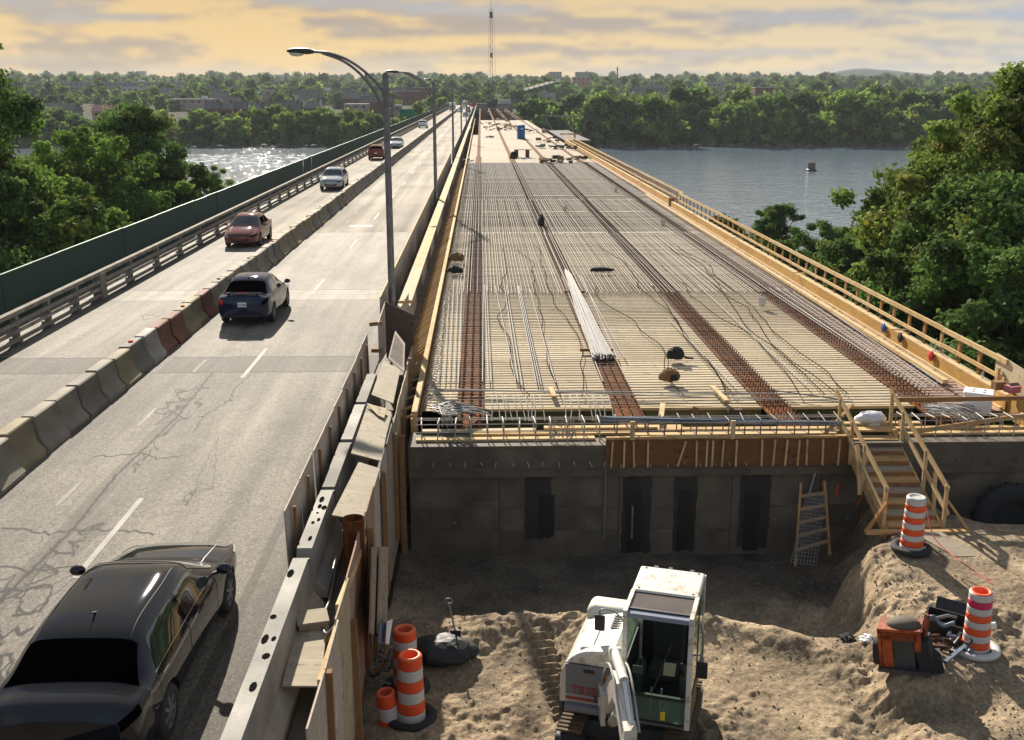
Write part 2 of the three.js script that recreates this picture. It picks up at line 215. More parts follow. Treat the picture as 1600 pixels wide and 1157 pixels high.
// ---------------------------------------------------------------- old bridge: carriageway
const ZB = -22, ZFAR = -620;
{ // near road surface: aggregate, wheel paths, patches, seams and cracks, 11.4 m by 48 m
  const W = 1140, H = 2048, X0 = -14.4, X1 = -3.0, Z0 = -10, Z1 = -58, cv = document.createElement('canvas'); cv.width = W; cv.height = H;
  const c = cv.getContext('2d'), im = c.createImageData(W, H), r = rng(5);
  const wheel = [-13.1, -11.5, -8.55, -7.1, -5.3, -4.1];
  for (let j = 0; j < H; j++) for (let i = 0; i < W; i++) {
    const x = lerp(X0, X1, (i + 0.5) / W), z = lerp(Z0, Z1, (j + 0.5) / H), o = (j * W + i) * 4;
    const f = hash(i, j, 3), f2 = vn(x * 26, z * 22, 4096, 6), k = fbm(x * 0.5 + 60, z * 0.25 + 90, 4096, 5, 12), st = fbm(x * 3 + 30, z * 0.12 + 40, 4096, 4, 15);
    let b = 0.66 + 0.3 * (f - 0.5) + 0.2 * (f2 - 0.5) + 0.26 * (k - 0.5) + 0.3 * (st - 0.5);
    let wp = 0; for (const w of wheel) wp += Math.exp(-Math.pow((x - w) / 0.32, 2)); b += 0.035 * wp;
    if (z > -28.2) b *= 0.97; else if (z > -29.95) b *= x < -10 || x > -9 ? 0.74 + 0.1 * (st - 0.5) : 1;
    else if (z > -38.6) b *= 1.03; else if (z > -40.7) b *= 1.28; else b *= 1.1;
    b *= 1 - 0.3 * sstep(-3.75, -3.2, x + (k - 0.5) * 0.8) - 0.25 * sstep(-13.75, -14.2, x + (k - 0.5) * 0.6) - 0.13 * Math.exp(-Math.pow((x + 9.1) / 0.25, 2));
    if (f > 0.985) b += 0.16; const dk = fbm(x * 1.4 + 11, z * 1.1 + 23, 4096, 4, 44); if (dk > 0.66) b *= 0.93;
    im.data[o] = clamp(b * 1.02, 0, 1) * 255; im.data[o + 1] = clamp(b * 0.985, 0, 1) * 255; im.data[o + 2] = clamp(b * 0.925, 0, 1) * 255; im.data[o + 3] = 255;
  }
  c.putImageData(im, 0, 0);
  const X = (x) => (x - X0) / (X1 - X0) * W, Z = (z) => (z - Z0) / (Z1 - Z0) * H;
  const crack = (pts, w, a, jit = 0.05) => { // rough polyline
    c.strokeStyle = `rgba(7,5,4,${Math.min(1, a * 1.4)})`; c.lineWidth = w * 1.25; c.beginPath(); let first = true;
    for (let s = 0; s + 1 < pts.length; s++) { const [xa, za] = pts[s], [xb, zb] = pts[s + 1], n = Math.max(2, Math.ceil(Math.hypot(xb - xa, zb - za) / 0.12)); for (let k = 0; k <= n; k++) { const t = k / n, x = X(lerp(xa, xb, t) + (r() - 0.5) * jit), y = Z(lerp(za, zb, t) + (r() - 0.5) * jit * 2); first ? c.moveTo(x, y) : c.lineTo(x, y); first = false; } }
    c.stroke(); if (w > 1.5) { c.lineWidth = w * 0.7; c.stroke(); }
  };
  for (const z of [-28.2, -29.95]) crack([[-14.4, z], [-3, z]], 2, 0.8, 0.05);
  for (const z of [-38.6, -40.7]) crack([[-14.4, z], [-3, z]], 2, 0.6, 0.03);
  crack([[-14.4, -39.6], [-3, -39.6]], 1, 0.35, 0.02);
  c.strokeStyle = 'rgba(40,34,28,0.16)'; c.lineWidth = 34; c.beginPath(); c.moveTo(X(-7.42), Z(-28)); c.lineTo(X(-7.4), Z(-20)); c.lineTo(X(-7.32), Z(-10)); c.stroke(); c.lineWidth = 16; c.beginPath(); c.moveTo(X(-3.56), Z(-29)); c.lineTo(X(-3.62), Z(-19)); c.lineTo(X(-3.72), Z(-10)); c.stroke(); c.stroke();
  for (let k = 0; k < 2; k++) crack([[-7.45, -28.2], [-7.3, -24], [-7.42, -20], [-7.28, -17.5], [-7.38, -14.5], [-7.3, -10]], k ? 1.5 : 3.2, k ? 0.6 : 1, 0.035 + k * 0.08);
  crack([[-8.6, -17.6], [-7.6, -17.3], [-6.6, -17.45], [-5.8, -17.2]], 2, 0.7, 0.09); crack([[-8.3, -21.3], [-7.3, -21.5], [-6.9, -21.1], [-6.4, -21.3]], 2, 0.7, 0.08); crack([[-8.2, -16], [-7.3, -15.8], [-6.6, -15.9], [-6.3, -15.5]], 2, 0.6, 0.08);
  crack([[-6.3, -28], [-6.5, -26.5], [-6.35, -25.5], [-6.7, -24.1], [-6.6, -23]], 2, 0.6, 0.1);
  const net = (cx, cz, sx, sz, n, a) => { const P = []; for (let k = 0; k < n; k++) P.push([cx + (r() + r() - 1) * sx, cz + (r() + r() - 1) * sz]); for (const p of P) { const q = P.slice().sort((m, l) => Math.hypot((m[0] - p[0]) * 1.3, m[1] - p[1]) - Math.hypot((l[0] - p[0]) * 1.3, l[1] - p[1])); for (let k = 1; k < 4; k++) if (r() < 0.72) crack([p, q[k]], 1 + r() * 1.6, a * (0.5 + r() * 0.5), 0.05); } };
  net(-7.55, -25.3, 0.6, 2, 46, 0.75); net(-7.15, -13.8, 0.9, 2, 90, 0.8); net(-7.9, -12.6, 0.9, 1.6, 90, 0.85); net(-7.1, -16.5, 0.3, 1.5, 24, 0.5); net(-7.2, -22, 0.25, 2, 18, 0.5); net(-5.6, -20, 0.4, 3, 10, 0.25); net(-11.5, -36, 0.5, 1, 14, 0.4);
  for (let k = 0; k < 26; k++) { const x = lerp(-8.6, -3.4, r()), z = lerp(-12, -56, r()); crack([[x, z], [x + (r() - 0.5) * 0.3, z - 0.6 - r() * 1.4], [x + (r() - 0.5) * 0.5, z - 1.5 - r() * 2]], 1, 0.22, 0.12); }
  for (let k = 0; k < 46; k++) { c.fillStyle = `rgba(40,34,30,${0.05 + r() * 0.1})`; c.beginPath(); c.ellipse(X(lerp(-8.6, -3.4, r())), Z(lerp(-11, -56, r())), 4 + r() * 20, 3 + r() * 22, 0, 0, 7); c.fill(); }
  const t = new THREE.CanvasTexture(cv); t.flipY = false; t.colorSpace = THREE.SRGBColorSpace; t.magFilter = THREE.LinearFilter; t.minFilter = THREE.LinearFilter;
  const bump = T.asphB.clone(); bump.repeat.set(11.4 / 2, 24);
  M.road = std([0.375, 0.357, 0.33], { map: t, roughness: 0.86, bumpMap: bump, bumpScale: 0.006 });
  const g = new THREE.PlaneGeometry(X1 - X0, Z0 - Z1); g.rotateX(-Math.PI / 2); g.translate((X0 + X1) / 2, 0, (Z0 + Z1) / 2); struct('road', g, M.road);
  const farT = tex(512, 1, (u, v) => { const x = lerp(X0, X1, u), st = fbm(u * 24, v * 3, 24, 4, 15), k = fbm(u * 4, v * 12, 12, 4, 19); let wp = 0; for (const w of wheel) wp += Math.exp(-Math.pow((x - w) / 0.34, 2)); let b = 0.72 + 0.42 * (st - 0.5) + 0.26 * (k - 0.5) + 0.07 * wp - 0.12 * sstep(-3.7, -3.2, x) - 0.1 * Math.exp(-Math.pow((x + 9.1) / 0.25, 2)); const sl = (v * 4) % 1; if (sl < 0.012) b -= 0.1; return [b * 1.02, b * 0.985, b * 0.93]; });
  M.roadFar = matte([0.49, 0.465, 0.425], { map: farT, specularIntensity: 0.35 });
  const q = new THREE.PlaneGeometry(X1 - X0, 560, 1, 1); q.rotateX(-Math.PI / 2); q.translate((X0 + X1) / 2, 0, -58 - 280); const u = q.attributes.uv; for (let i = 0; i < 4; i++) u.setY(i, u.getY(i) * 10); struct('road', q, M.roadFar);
  struct('bridge_slab', mb().box(-9, -0.65, (ZB + ZFAR) / 2, 13.6, 1.2, ZB - ZFAR).box(-9.4, -0.1, -5, 14, 0.19, 14), M.concD);
}
{ const paint = std([0.6, 0.59, 0.56], { roughness: 0.8, map: T.conc }), faded = std([0.5, 0.48, 0.44], { roughness: 0.85, map: T.conc });
  const a = mb(), b = mb(), sheet = (m, x, z0, z1, w) => m.quad(V(x - w / 2, 0.004, z0), V(x + w / 2, 0.004, z0), V(x + w / 2, 0.004, z1), V(x - w / 2, 0.004, z1));
  for (let k = 0; k < 28; k++) sheet(a, -6.52, -15.5 - k * 12.1, -18.9 - k * 12.1, 0.11);
  for (let k = 0; k < 60; k++) sheet(b, -8.0, -13.7 - k * 4.85, -15.1 - k * 4.85, 0.085);
  struct('lane_marking', a, paint); struct('lane_marking', b, faded);
  const s = mb(); s.box(-4.9, 0.004, -80, 0.01, 0.006, 0.01); sheet(s, -7.1, -60.4, -61.2, 1.2); struct('lane_marking', mb().quad(V(-7.6, 0.005, -60.4), V(-6.3, 0.005, -60.4), V(-6.3, 0.005, -61.3), V(-7.6, 0.005, -61.3)), paint); }

// ---------------------------------------------------------------- median of precast blocks
{ const prof = [[-0.37, 0], [-0.37, 0.1], [-0.2, 0.3], [-0.135, 0.78], [-0.115, 0.8], [0.115, 0.8], [0.135, 0.78], [0.2, 0.3], [0.37, 0.1], [0.37, 0]];
  const block = (L, seed) => { const r = rng(seed), sh = new THREE.Shape(prof.map(([x, y]) => new THREE.Vector2(x + (r() - 0.5) * 0.012, y + (y > 0.5 ? (r() - 0.5) * 0.01 : 0)))); const g = new THREE.ExtrudeGeometry(sh, { depth: L - 0.13, bevelEnabled: true, bevelSize: 0.02, bevelThickness: 0.025, bevelSegments: 1, curveSegments: 1, steps: 2 }); g.translate(0, 0, -(L - 0.13) / 2); const p = g.attributes.position; for (let i = 0; i < p.count; i++) if (p.getY(i) > 0.02) p.setXYZ(i, p.getX(i) + 0.018 * Math.sin(p.getY(i) * 7 + seed), p.getY(i), p.getZ(i) + 0.03 * Math.sin(p.getY(i) * 8.5)); g.computeVertexNormals(); return g; };
  const geos = [1, 2, 3].map((s) => block(1.25, s)), r = rng(90);
  const special = { 3: [M.barrierR, 'rust-red painted median block, nearer of the two reds side by side behind the white block'], 4: [M.barrierR, 'rust-red painted median block, farther of the two reds side by side'], 2: [M.barrierW, 'pale whitewashed median block just before the red ones'], 7: [M.barrierR, 'single rust-red median block level with the blue sedan'], 0: [M.barrierY, 'median block with yellowish stained side near the black sedan'] };
  const cap = std([0.42, 0.35, 0.22], { map: T.conc });
  let proto = null;
  for (let k = 0; k < 290; k++) {
    const z = -17.15 - k * 1.255, i = k - 8, sp = special[i]; let o;
    const kk = Math.floor(r() * 5), mat = sp ? sp[0] : [M.barrier, M.barrier, M.barrierD, M.barrier, M.barrierY][kk], hue = ['weathered grey', 'weathered grey', 'dark stained', 'weathered grey', 'yellowish'][kk];
    o = solo('concrete_barrier', geos[k % 3], mat, sp ? sp[1] : hue + ' precast concrete block in the median row between the carriageways', 'barrier', sp ? undefined : hue + ' median barrier blocks');
    o.position.set(-9.68 + (r() - 0.5) * 0.09, (r() - 0.5) * 0.03 - 0.01, z); o.rotation.y = (r() < 0.5 ? 0 : Math.PI) + (r() - 0.5) * 0.03;
    if (i > 0 && i % 4 === 1 && k < 80) { const d = part(o, 'reflector', mb().box(0, 0.83, 0, 0.11, 0.06, 0.09), M.redMatte ??= matte([0.6, 0.03, 0.02])); }
  }
  const m = mb(); for (let k = 0; k < 110; k++) m.box(-9.68, 0.4, -382 - k * 2, 0.34, 0.8, 1.95); const s = solo('concrete_barrier_row', m, M.barrier, 'far run of the concrete median, too distant to tell its blocks apart', 'barriers'); s.userData.kind = 'stuff'; }

// ---------------------------------------------------------------- left edge: kerb walk, metal railing, green screen
struct('sidewalk', mb().box(-15.0, -0.07, -210, 1.25, 0.2, 440), M.conc);
{ const t = thing('bridge_railing', 'weathered grey bridge railing of three rails on posts along the oncoming lane', 'railing', [-14.35, 0, 0]);
  const post = mb().box(0, 0.43, 0, 0.17, 0.86, 0.2).box(-0.02, 0.1, 0, 0.3, 0.16, 0.3).geo(), pier = mb().box(0, 0.46, 0, 0.32, 0.98, 0.62).geo();
  const zs = []; for (let z = -24.5; z > -39; z -= 2.47) zs.push(z); for (let z = -42.8; z > -330; z -= 3.65) zs.push(z);
  zs.forEach((z) => { part(t, 'post', post, M.railing).position.z = z; });
  part(t, 'pier', pier, M.conc).position.z = -39.3; 
  const L = 11, rail = mb().box(0.02, 0.95, 0, 0.2, 0.13, L - 0.01).geo(), low = (y) => mb().box(0.1, y, 0, 0.08, 0.11, L - 0.01).geo(), lows = [0.66, 0.4, 0.15].map(low);
  for (let z = -23; z > -340; z -= L) { part(t, 'top_rail', rail, M.railing).position.z = z - L / 2; for (const g of lows) part(t, 'rail', g, M.railing).position.z = z - L / 2; }
  const far = mb(); for (let z = -340; z > -600; z -= 3.65) far.box(0, 0.45, z, 0.17, 0.9, 0.2); for (const y of [0.95, 0.66, 0.4]) far.box(0, y, -470, 0.1, 0.11, 260); const f = part(t, 'far_railing', far, M.railing); f.userData.kind = 'stuff';
  const s = thing('debris_screen', 'dark green windscreen fabric fence behind the railing on the outer edge', 'fence', [-15.65, 0, 0]);
  const panel = mb().box(0, 0.8, 0, 0.02, 1.86, 2.38).geo(), pole = mb().cyl(V(-0.03, -0.2, 0), V(-0.03, 1.76, 0), 0.03).geo(), rim = mb().box(0, 1.745, 0, 0.05, 0.035, 2.4).geo(), r = rng(3);
  for (let k = 0; k < 100; k++) { const z = -21 - k * 2.4, p = part(s, 'screen_panel', panel, M.green); p.position.set((r() - 0.5) * 0.05, 0, z); p.rotation.z = (r() - 0.5) * 0.03; part(p, 'top_hem', rim, M.greenEdge); if (k < 60) { const q = part(s, 'screen_post', pole, M.steelD); q.position.z = z + 1.2; } }
  const fm = mb().box(0, 0.8, -430, 0.03, 1.86, 340); part(s, 'far_screen', fm, M.green).userData.kind = 'stuff'; }

// ---------------------------------------------------------------- lamp posts on the old bridge
{ const t = thing('street_lamp', 'nearest tall grey street lamp, its twin curved arms reaching over the road', 'street lamp', [-2.98, 0, -34.2], 0);
  part(t, 'pole', mb().tube([V(0, 0, 0), V(0, 0.3, 0), V(0, 0.32, 0), V(0, 8, 0)], (q) => lerp(0.15, 0.1, q), 14).cyl(V(0, 7.98, 0), V(0, 8.08, 0), 0.11, 0.05, 14).box(0, 0.02, 0, 0.42, 0.05, 0.42), M.steel);
  const arm = mb().tube(spline([V(-0.05, 7.48, 0), V(-0.5, 7.98, 0), V(-1.1, 8.42, 0), V(-1.7, 8.65, 0), V(-2.2, 8.7, 0)]), 0.042, 8).tube(spline([V(-0.05, 6.85, 0), V(-0.3, 7.4, 0), V(-0.75, 8.0, 0), V(-1.3, 8.42, 0), V(-1.95, 8.66, 0)]), 0.042, 8).bar(V(-0.62, 7.88, 0), V(-0.62, 8.05, 0), 0.05).bar(V(-0.62, 7.85, 0), V(-0.62, 8.12, 0), 0.04);
  part(t, 'arm', arm, M.steel); part(t, 'collar', mb().cyl(V(0, 6.7, 0), V(0, 7.0, 0), 0.135, 0.135, 14).cyl(V(0, 7.35, 0), V(0, 7.6, 0), 0.13, 0.13, 14), M.steel);
  const h = new THREE.SphereGeometry(1, 18, 12); h.scale(0.42, 0.1, 0.17); h.translate(-2.62, 8.72, 0); part(t, 'lamp_head', mb().add(h).cyl(V(-2.2, 8.7, 0), V(-2.45, 8.71, 0), 0.06, 0.1, 10), M.steelD);
  const l = new THREE.SphereGeometry(1, 14, 8); l.scale(0.24, 0.1, 0.13); l.translate(-2.72, 8.65, 0); part(t, 'lens', l, M.lampClear);
  const Z = [-69.2, -114.7, -164, -219.8, -284, -372, -440, -510]; const say = ['second street lamp from the viewer, behind the nearest one', 'third street lamp along the bridge, its foot beside the hoarding', 'fourth street lamp along the bridge, thin against the road', 'fifth street lamp along the bridge, far off'];
  Z.forEach((z, i) => dup(t, 'street_lamp', [-2.98, 0, z], 0, say[i] ?? 'small distant street lamp near the far end of the bridge', 'street lamp', i > 3 ? 'distant street lamps' : undefined)); }

// ---------------------------------------------------------------- new bridge: girders, plywood deck, bars
const GX = [-0.3, 3.53, 7.2, 11.0], DZ = -24.55;
GX.forEach((x, i) => {
  const t = thing('steel_girder', ['rusty steel girder, nearest to the old bridge, under white bars', 'rusty steel girder under the white bar bundle, second from the old bridge', 'rusty studded steel girder, third from the old bridge', 'rusty heavily studded steel girder nearest the yellow edge form'][i], 'girder', [x, 0, 0]);
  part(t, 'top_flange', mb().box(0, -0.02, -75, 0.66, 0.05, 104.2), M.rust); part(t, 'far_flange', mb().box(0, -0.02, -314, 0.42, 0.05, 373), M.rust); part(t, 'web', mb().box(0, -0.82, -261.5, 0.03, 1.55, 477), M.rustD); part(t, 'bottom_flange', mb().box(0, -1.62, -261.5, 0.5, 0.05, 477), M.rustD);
  // shear studs, dense on the outer girders
  const d = new THREE.InstancedMesh(mb().cyl(V(0, 0, 0), V(0, 0.13, 0), 0.012, 0.012, 6).cyl(V(0, 0.13, 0), V(0, 0.15, 0), 0.02, 0.02, 6).geo(), M.stud, 3200); let n = 0; const m = new THREE.Matrix4(), rows = i > 1 ? [-0.25, -0.09, 0.09, 0.25] : [-0.22, 0, 0.22];
  for (let z = -23; z > -115 && n < 3200; z -= i > 1 ? 0.24 : 0.3) for (const q of rows) { m.makeTranslation(q, 0.005, z + (q > 0 ? 0.03 : 0)); d.setMatrixAt(n++, m); }
  d.count = n; d.name = 'stud'; d.userData.kind = 'stuff'; t.add(d);
  if (i < 2) part(t, 'long_bar', mb().cyl(V(-0.22, 0.05, -22.9), V(-0.22, 0.05, -60), 0.02).cyl(V(0, 0.05, -22.9), V(0, 0.05, -60), 0.02).cyl(V(0.22, 0.05, -22.9), V(0.22, 0.05, -60), 0.02), M.stud);
});
{ const t = new THREE.Group(); t.name = 'bridge_deck'; t.userData.kind = 'structure'; scene.add(t); const r = rng(44);
  const bays = [[-1.5, -0.64], [0.04, 3.19], [3.87, 6.86], [7.54, 10.66], [11.34, 12.45]], mats = [M.ply, M.plyA, M.plyB, M.ply];
  bays.forEach(([a, b], i) => { for (let k = 0; k < 38; k++) { const z = DZ - k * 2.42 - 1.2; part(t, 'plywood_sheet', mb().box((a + b) / 2, -0.045, z, b - a - 0.006, 0.02, 2.41), i === 4 ? M.plyPink : mats[Math.floor(r() * 4)]).position.y = (r() - 0.5) * 0.004; }
    for (let k = 0; k < 30; k++) { const z = -116.6 - k * 5.85 - 2.9, gone = i === 0 && k > 12; if (!gone) part(t, 'pale_sheet', mb().box((a + b) / 2 + (i < 1 ? 0.06 : i > 3 ? -0.06 : 0), -0.035, z, b - a + 0.24, 0.03, 5.84), r() < 0.5 ? M.plyPale : M.plyPaleB); } });
  // open bays beyond: cross frames
  const f = mb(); for (let z = -300; z > -500; z -= 6) f.box(5.4, -0.9, z, 11.4, 0.25, 0.2); part(t, 'cross_frame', f, M.rustD).userData.kind = 'stuff';
  // haunch forms at the front of the bays
  const haunch = [[1, M.plyOlive], [2, M.plyOliveB], [3, M.plyOlive]]; for (const [i, m] of haunch) { const [a, b] = bays[i]; part(t, 'haunch_form', mb().box((a + b) / 2, -0.5, DZ - 0.03, b - a, 0.86, 0.03), m); part(t, 'edge_strip', mb().box((a + b) / 2, -0.03, DZ + 0.02, b - a, 0.07, 0.05), M.timberB); }
  for (const i of [1, 2, 3]) part(t, 'shelf_form', mb().box((bays[i][0] + bays[i][1]) / 2, -0.95, -23.6, bays[i][1] - bays[i][0], 0.03, 1.9), M.plyOlive);
  part(t, 'support_post', mb().bar(V(5.1, -0.9, -24.3), V(5.2, 0.05, -24.4), 0.12, 0.08), M.timberD); part(t, 'support_post', mb().box(6.15, -0.45, -24.35, 0.34, 0.9, 0.12), M.plyDark);
}
{ const t = thing('rebar_mat', 'mat of steel reinforcing bars laid over the plywood deck between the edge forms', 'rebar'), r = rng(71);
  const cross = mb().cyl(V(-7, 0, 0), V(7, 0, 0), 0.013, 0.013, 6, false).geo(); { const far = mb(); for (let k = 290; k < 362; k++) far.cyl(V(-1.55, 0.05, DZ - 0.12 - k * 0.25), V(12.45, 0.05, DZ - 0.12 - k * 0.25), 0.013, 0.013, 4, false); part(t, 'far_cross_bars', far, M.bar).userData.kind = 'stuff'; }
  for (let k = 0; k < 290; k++) { const z = DZ - 0.12 - k * 0.25; if (r() < 0.012) continue; const p = part(t, 'cross_bar', cross, r() < 0.25 ? M.barDark : M.bar); p.position.set(5.45 + (r() - 0.5) * 0.25, 0.05 + (z < -39 ? 0.0 : 0.004 * r()), z + (r() - 0.5) * 0.03); p.rotation.y = (r() - 0.5) * 0.0035; }
  for (const [a, b, sp, h] of [[-39.4, -57, 0.135, 0.084], [-56.4, -75, 0.135, 0.086]]) {
    const g = mb().cyl(V(0, h, a), V(0, h, b), 0.0115, 0.0115, 6, false).geo();
    for (let x = -1.0; x < 12.1; x += sp) { const p = part(t, 'long_bar', g, r() < 0.2 ? M.barDark : M.bar); p.position.set(x + (r() - 0.5) * 0.05, 0, (r() - 0.5) * 0.5); p.rotation.y = (r() - 0.5) * 0.0012; } }
  { const far = mb(); for (const [a, b] of [[-74.4, -95], [-94.5, -115.4]]) for (let x = -1; x < 12.1; x += 0.135) far.cyl(V(x, 0.085, a + (r() - 0.5)), V(x, 0.085, b + (r() - 0.5)), 0.0115, 0.0115, 4, false); part(t, 'far_long_bars', far, M.bar).userData.kind = 'stuff'; }
  // loose white bars lying along the deck
  const loose = (name, list, mat) => { for (const [pa, pb] of list) { const a = gp(...pa, 0.1), b = gp(...pb, 0.1); part(t, name, mb().cyl(a, b, 0.0145, 0.0145, 6), mat); } };
  loose('loose_bar', [[[694, 470], [684, 600]], [[702, 455], [693, 600]], [[709, 440], [701, 598]], [[716, 440], [709, 598]], [[722, 440], [716, 600]], [[755, 445], [754, 596]], [[757, 445], [763, 596]], [[760, 446], [767, 597]], [[774, 447], [806, 597]], [[788, 446], [810, 598]], [[791, 446], [816, 602]], [[808, 447], [838, 599]], [[810, 447], [842, 600]], [[812, 447], [846, 602]], [[828, 452], [868, 598]], [[905, 430], [976, 560]], [[908, 430], [966, 562]], [[1198, 452], [1405, 590]], [[1090, 445], [1262, 603]], [[1045, 498], [1150, 605]], [[878, 432], [942, 596]]], M.barWhite);
  loose('side_bar', [[[1195, 447], [1440, 608]], [[1202, 450], [1436, 606]], [[1213, 450], [1446, 606]], [[1225, 452], [1450, 604]], [[1240, 456], [1462, 604]], [[1250, 455], [1466, 602]], [[1255, 453], [1473, 600]]], M.barWhite);
  for (const [x, s] of [[1.9, 1], [2.6, 2], [4.9, 3], [5.9, 4], [8.0, 5], [8.9, 6], [9.8, 7], [0.9, 8], [6.5, 9], [9.3, 10]]) { const q = rng(s * 13), pts = []; for (let z = -25.2; z > (s % 3 ? -52 : -41); z -= 1.1) pts.push(V(x + (fbm(z * 0.13 + 40, s * 7.3, 512, 3, 5) - 0.5) * 1.7 + (q() - 0.5) * 0.1, 0.1, z)); part(t, 'tie_cable', mb().tube(spline(pts, 90), 0.012, 5), M.cable); }
}
{ const t = thing('bar_bundle', 'long bundle of white bars lying on cross timbers over a rusty girder', 'bar bundle'), r = rng(12);
  for (let k = 0; k < 60; k++) { const u = (k % 15) / 14, row = Math.floor(k / 15), a = gp(884 + u * 6, 428, 0.15), b = gp(926 + u * 32, 556 + r() * 6, 0.13); a.y += row * 0.035; b.y += row * 0.028; a.z += (r() - 0.5) * 1.2; const mid = a.clone().lerp(b, 0.5).add(V((r() - 0.5) * 0.12, 0, 0)); part(t, 'bar', mb().tube([a, mid, b], 0.019, 6), M.barWhite); }
  for (const [p, q] of [[[882, 456], [914, 456]], [[906, 509], [936, 508]], [[906, 547], [958, 547]]]) part(t, 'cross_timber', mb().bar(gp(...p, 0.1), gp(...q, 0.1), 0.1, 0.09), M.timberD); }
const xp = (px, py, X) => { const r = sight(px, py), t = X / r.x; return V(X, EYE + r.y * t, r.z * t); };
function plate(c, th, m = mb()) { // a sheet from four corners, th thick on the side away from its first winding
  const n = c[1].clone().sub(c[0]).cross(c[3].clone().sub(c[0])).normalize().multiplyScalar(-th), d = c.map((q) => q.clone().add(n));
  m.quad(...c).quad(d[3], d[2], d[1], d[0]); for (let k = 0; k < 4; k++) m.quad(c[(k + 1) % 4], c[k], d[k], d[(k + 1) % 4]); return m;
}
// ---------------------------------------------------------------- excavation floor
const seg = (x, z, ax, az, bx, bz) => { const dx = bx - ax, dz = bz - az, t = clamp(((x - ax) * dx + (z - az) * dz) / (dx * dx + dz * dz), 0, 1); return [Math.hypot(x - ax - dx * t, z - az - dz * t), t]; };
function digY(x, z) {
  let y = -2.74 + 0.1 * nz(x, z, 1.6, 201);
  const berm = sstep(-19.3, -17.7, z + 0.35 * (nz(x, z, 2.2, 205)) - 0.34 * clamp(x - 3.2, 0, 3)); y = lerp(y, -2.02 - 0.16 * sstep(-18, -15.5, z), berm);
  const edge = x - (7.15 + 0.8 * nz(x, z, 1.3, 207, 3) + 1.25 * sstep(-18.6, -20.6, z) - 0.2 * Math.max(0, z + 18));
  const mound = sstep(-0.45, 0.55, edge); const top = -1.22 - 0.085 * Math.max(0, z + 19) - 0.3 * sstep(-20.3, -21.4, z) - 0.9 * sstep(10.0, 11.2, x) * sstep(-19.9, -20.9, z);
  y = lerp(y, Math.max(y, top), mound);
  const slope = Math.exp(-Math.pow(edge / 0.8, 2)) * sstep(-21, -19.5, z);
  const rough = 0.35 + 0.55 * berm * (1 - mound) + 1.6 * slope + 0.25 * mound;
  y += slope * 0.34 * Math.abs(nz(x, z, 0.42, 241, 4)) - slope * 0.22 * Math.abs(nz(x, z, 0.2, 243, 3)) + rough * (0.2 * nz(x, z, 1.5, 211, 6));
  y += 0.32 * 0.8 * Math.exp(-Math.pow((z + 17.5 - 0.34 * clamp(x - 3.2, 0, 3) + 0.2 * Math.sin(x * 1.7)) / 0.45, 2)) * (1 - mound) * (0.6 + nz(x, z, 0.7, 217, 3)); y += 0.085 * nz(x, z, 0.17, 231, 3) * (0.4 + berm) * (0.35 + 1.3 * sstep(-0.05, 0.15, nz(x, z, 1.8, 233, 3))); // ridge pushed up at the edge of the pit
  y -= 0.35 * Math.exp(-((x - 7.1) ** 2 / 0.8 + (z + 14.2) ** 2 / 0.16)); // trench beside the tamper
  for (const [ax, az, bx, bz, w] of [[1.0, -17.3, 1.55, -13, 0.24], [0.4, -13, 1.9, -10, 0.3]]) { const [d, t] = seg(x, z, ax, az, bx, bz); if (d < w) y += -0.07 + 0.065 * Math.sin(t * Math.hypot(bx - ax, bz - az) / 0.2 * 6.283) * sstep(w, w - 0.06, d); }
  const [pd] = seg(x, z, 9.1, -19.6, 9.8, -12); y -= 0.05 * sstep(0.9, 0.2, pd) * mound;
  y = lerp(y, -2.3, sstep(-1.3, -1.9, x) * 0.5);
  return y;
}
M.dirt = std([0.7, 0.67, 0.62], { map: T.dirt, roughness: 1, bumpMap: T.dirtB, bumpScale: 0.014 });
{ // dry sand, damp patches; clayey floor by the wall darkened to paint in its shade
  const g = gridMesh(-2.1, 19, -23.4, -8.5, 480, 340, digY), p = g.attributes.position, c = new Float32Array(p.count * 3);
  for (let i = 0; i < p.count; i++) { const x = p.getX(i), z = p.getZ(i), k = nz(x, z, 1.5, 251, 5), clayShade = sstep(-18.6, -20.2, z + 2.4 * k) * sstep(8.6, 7.2, x + 1.5 * k), damp = sstep(0.04, 0.2, nz(x, z, 1.1, 259, 5)), s = (0.9 + 0.6 * nz(x, z, 0.5, 255, 5) + 0.35 * nz(x, z, 3, 257, 3)) * (1 - 0.34 * damp); c[3 * i] = s * lerp(1, 0.36, clayShade); c[3 * i + 1] = s * lerp(1, 0.38, clayShade); c[3 * i + 2] = s * lerp(1, 0.43, clayShade); }
  g.setAttribute('color', new THREE.BufferAttribute(c, 3)); struct('dirt_floor', g, std([0.8, 0.76, 0.7], { map: T.dirt, roughness: 1, vertexColors: true, bumpMap: T.dirtB, bumpScale: 0.03 })); }
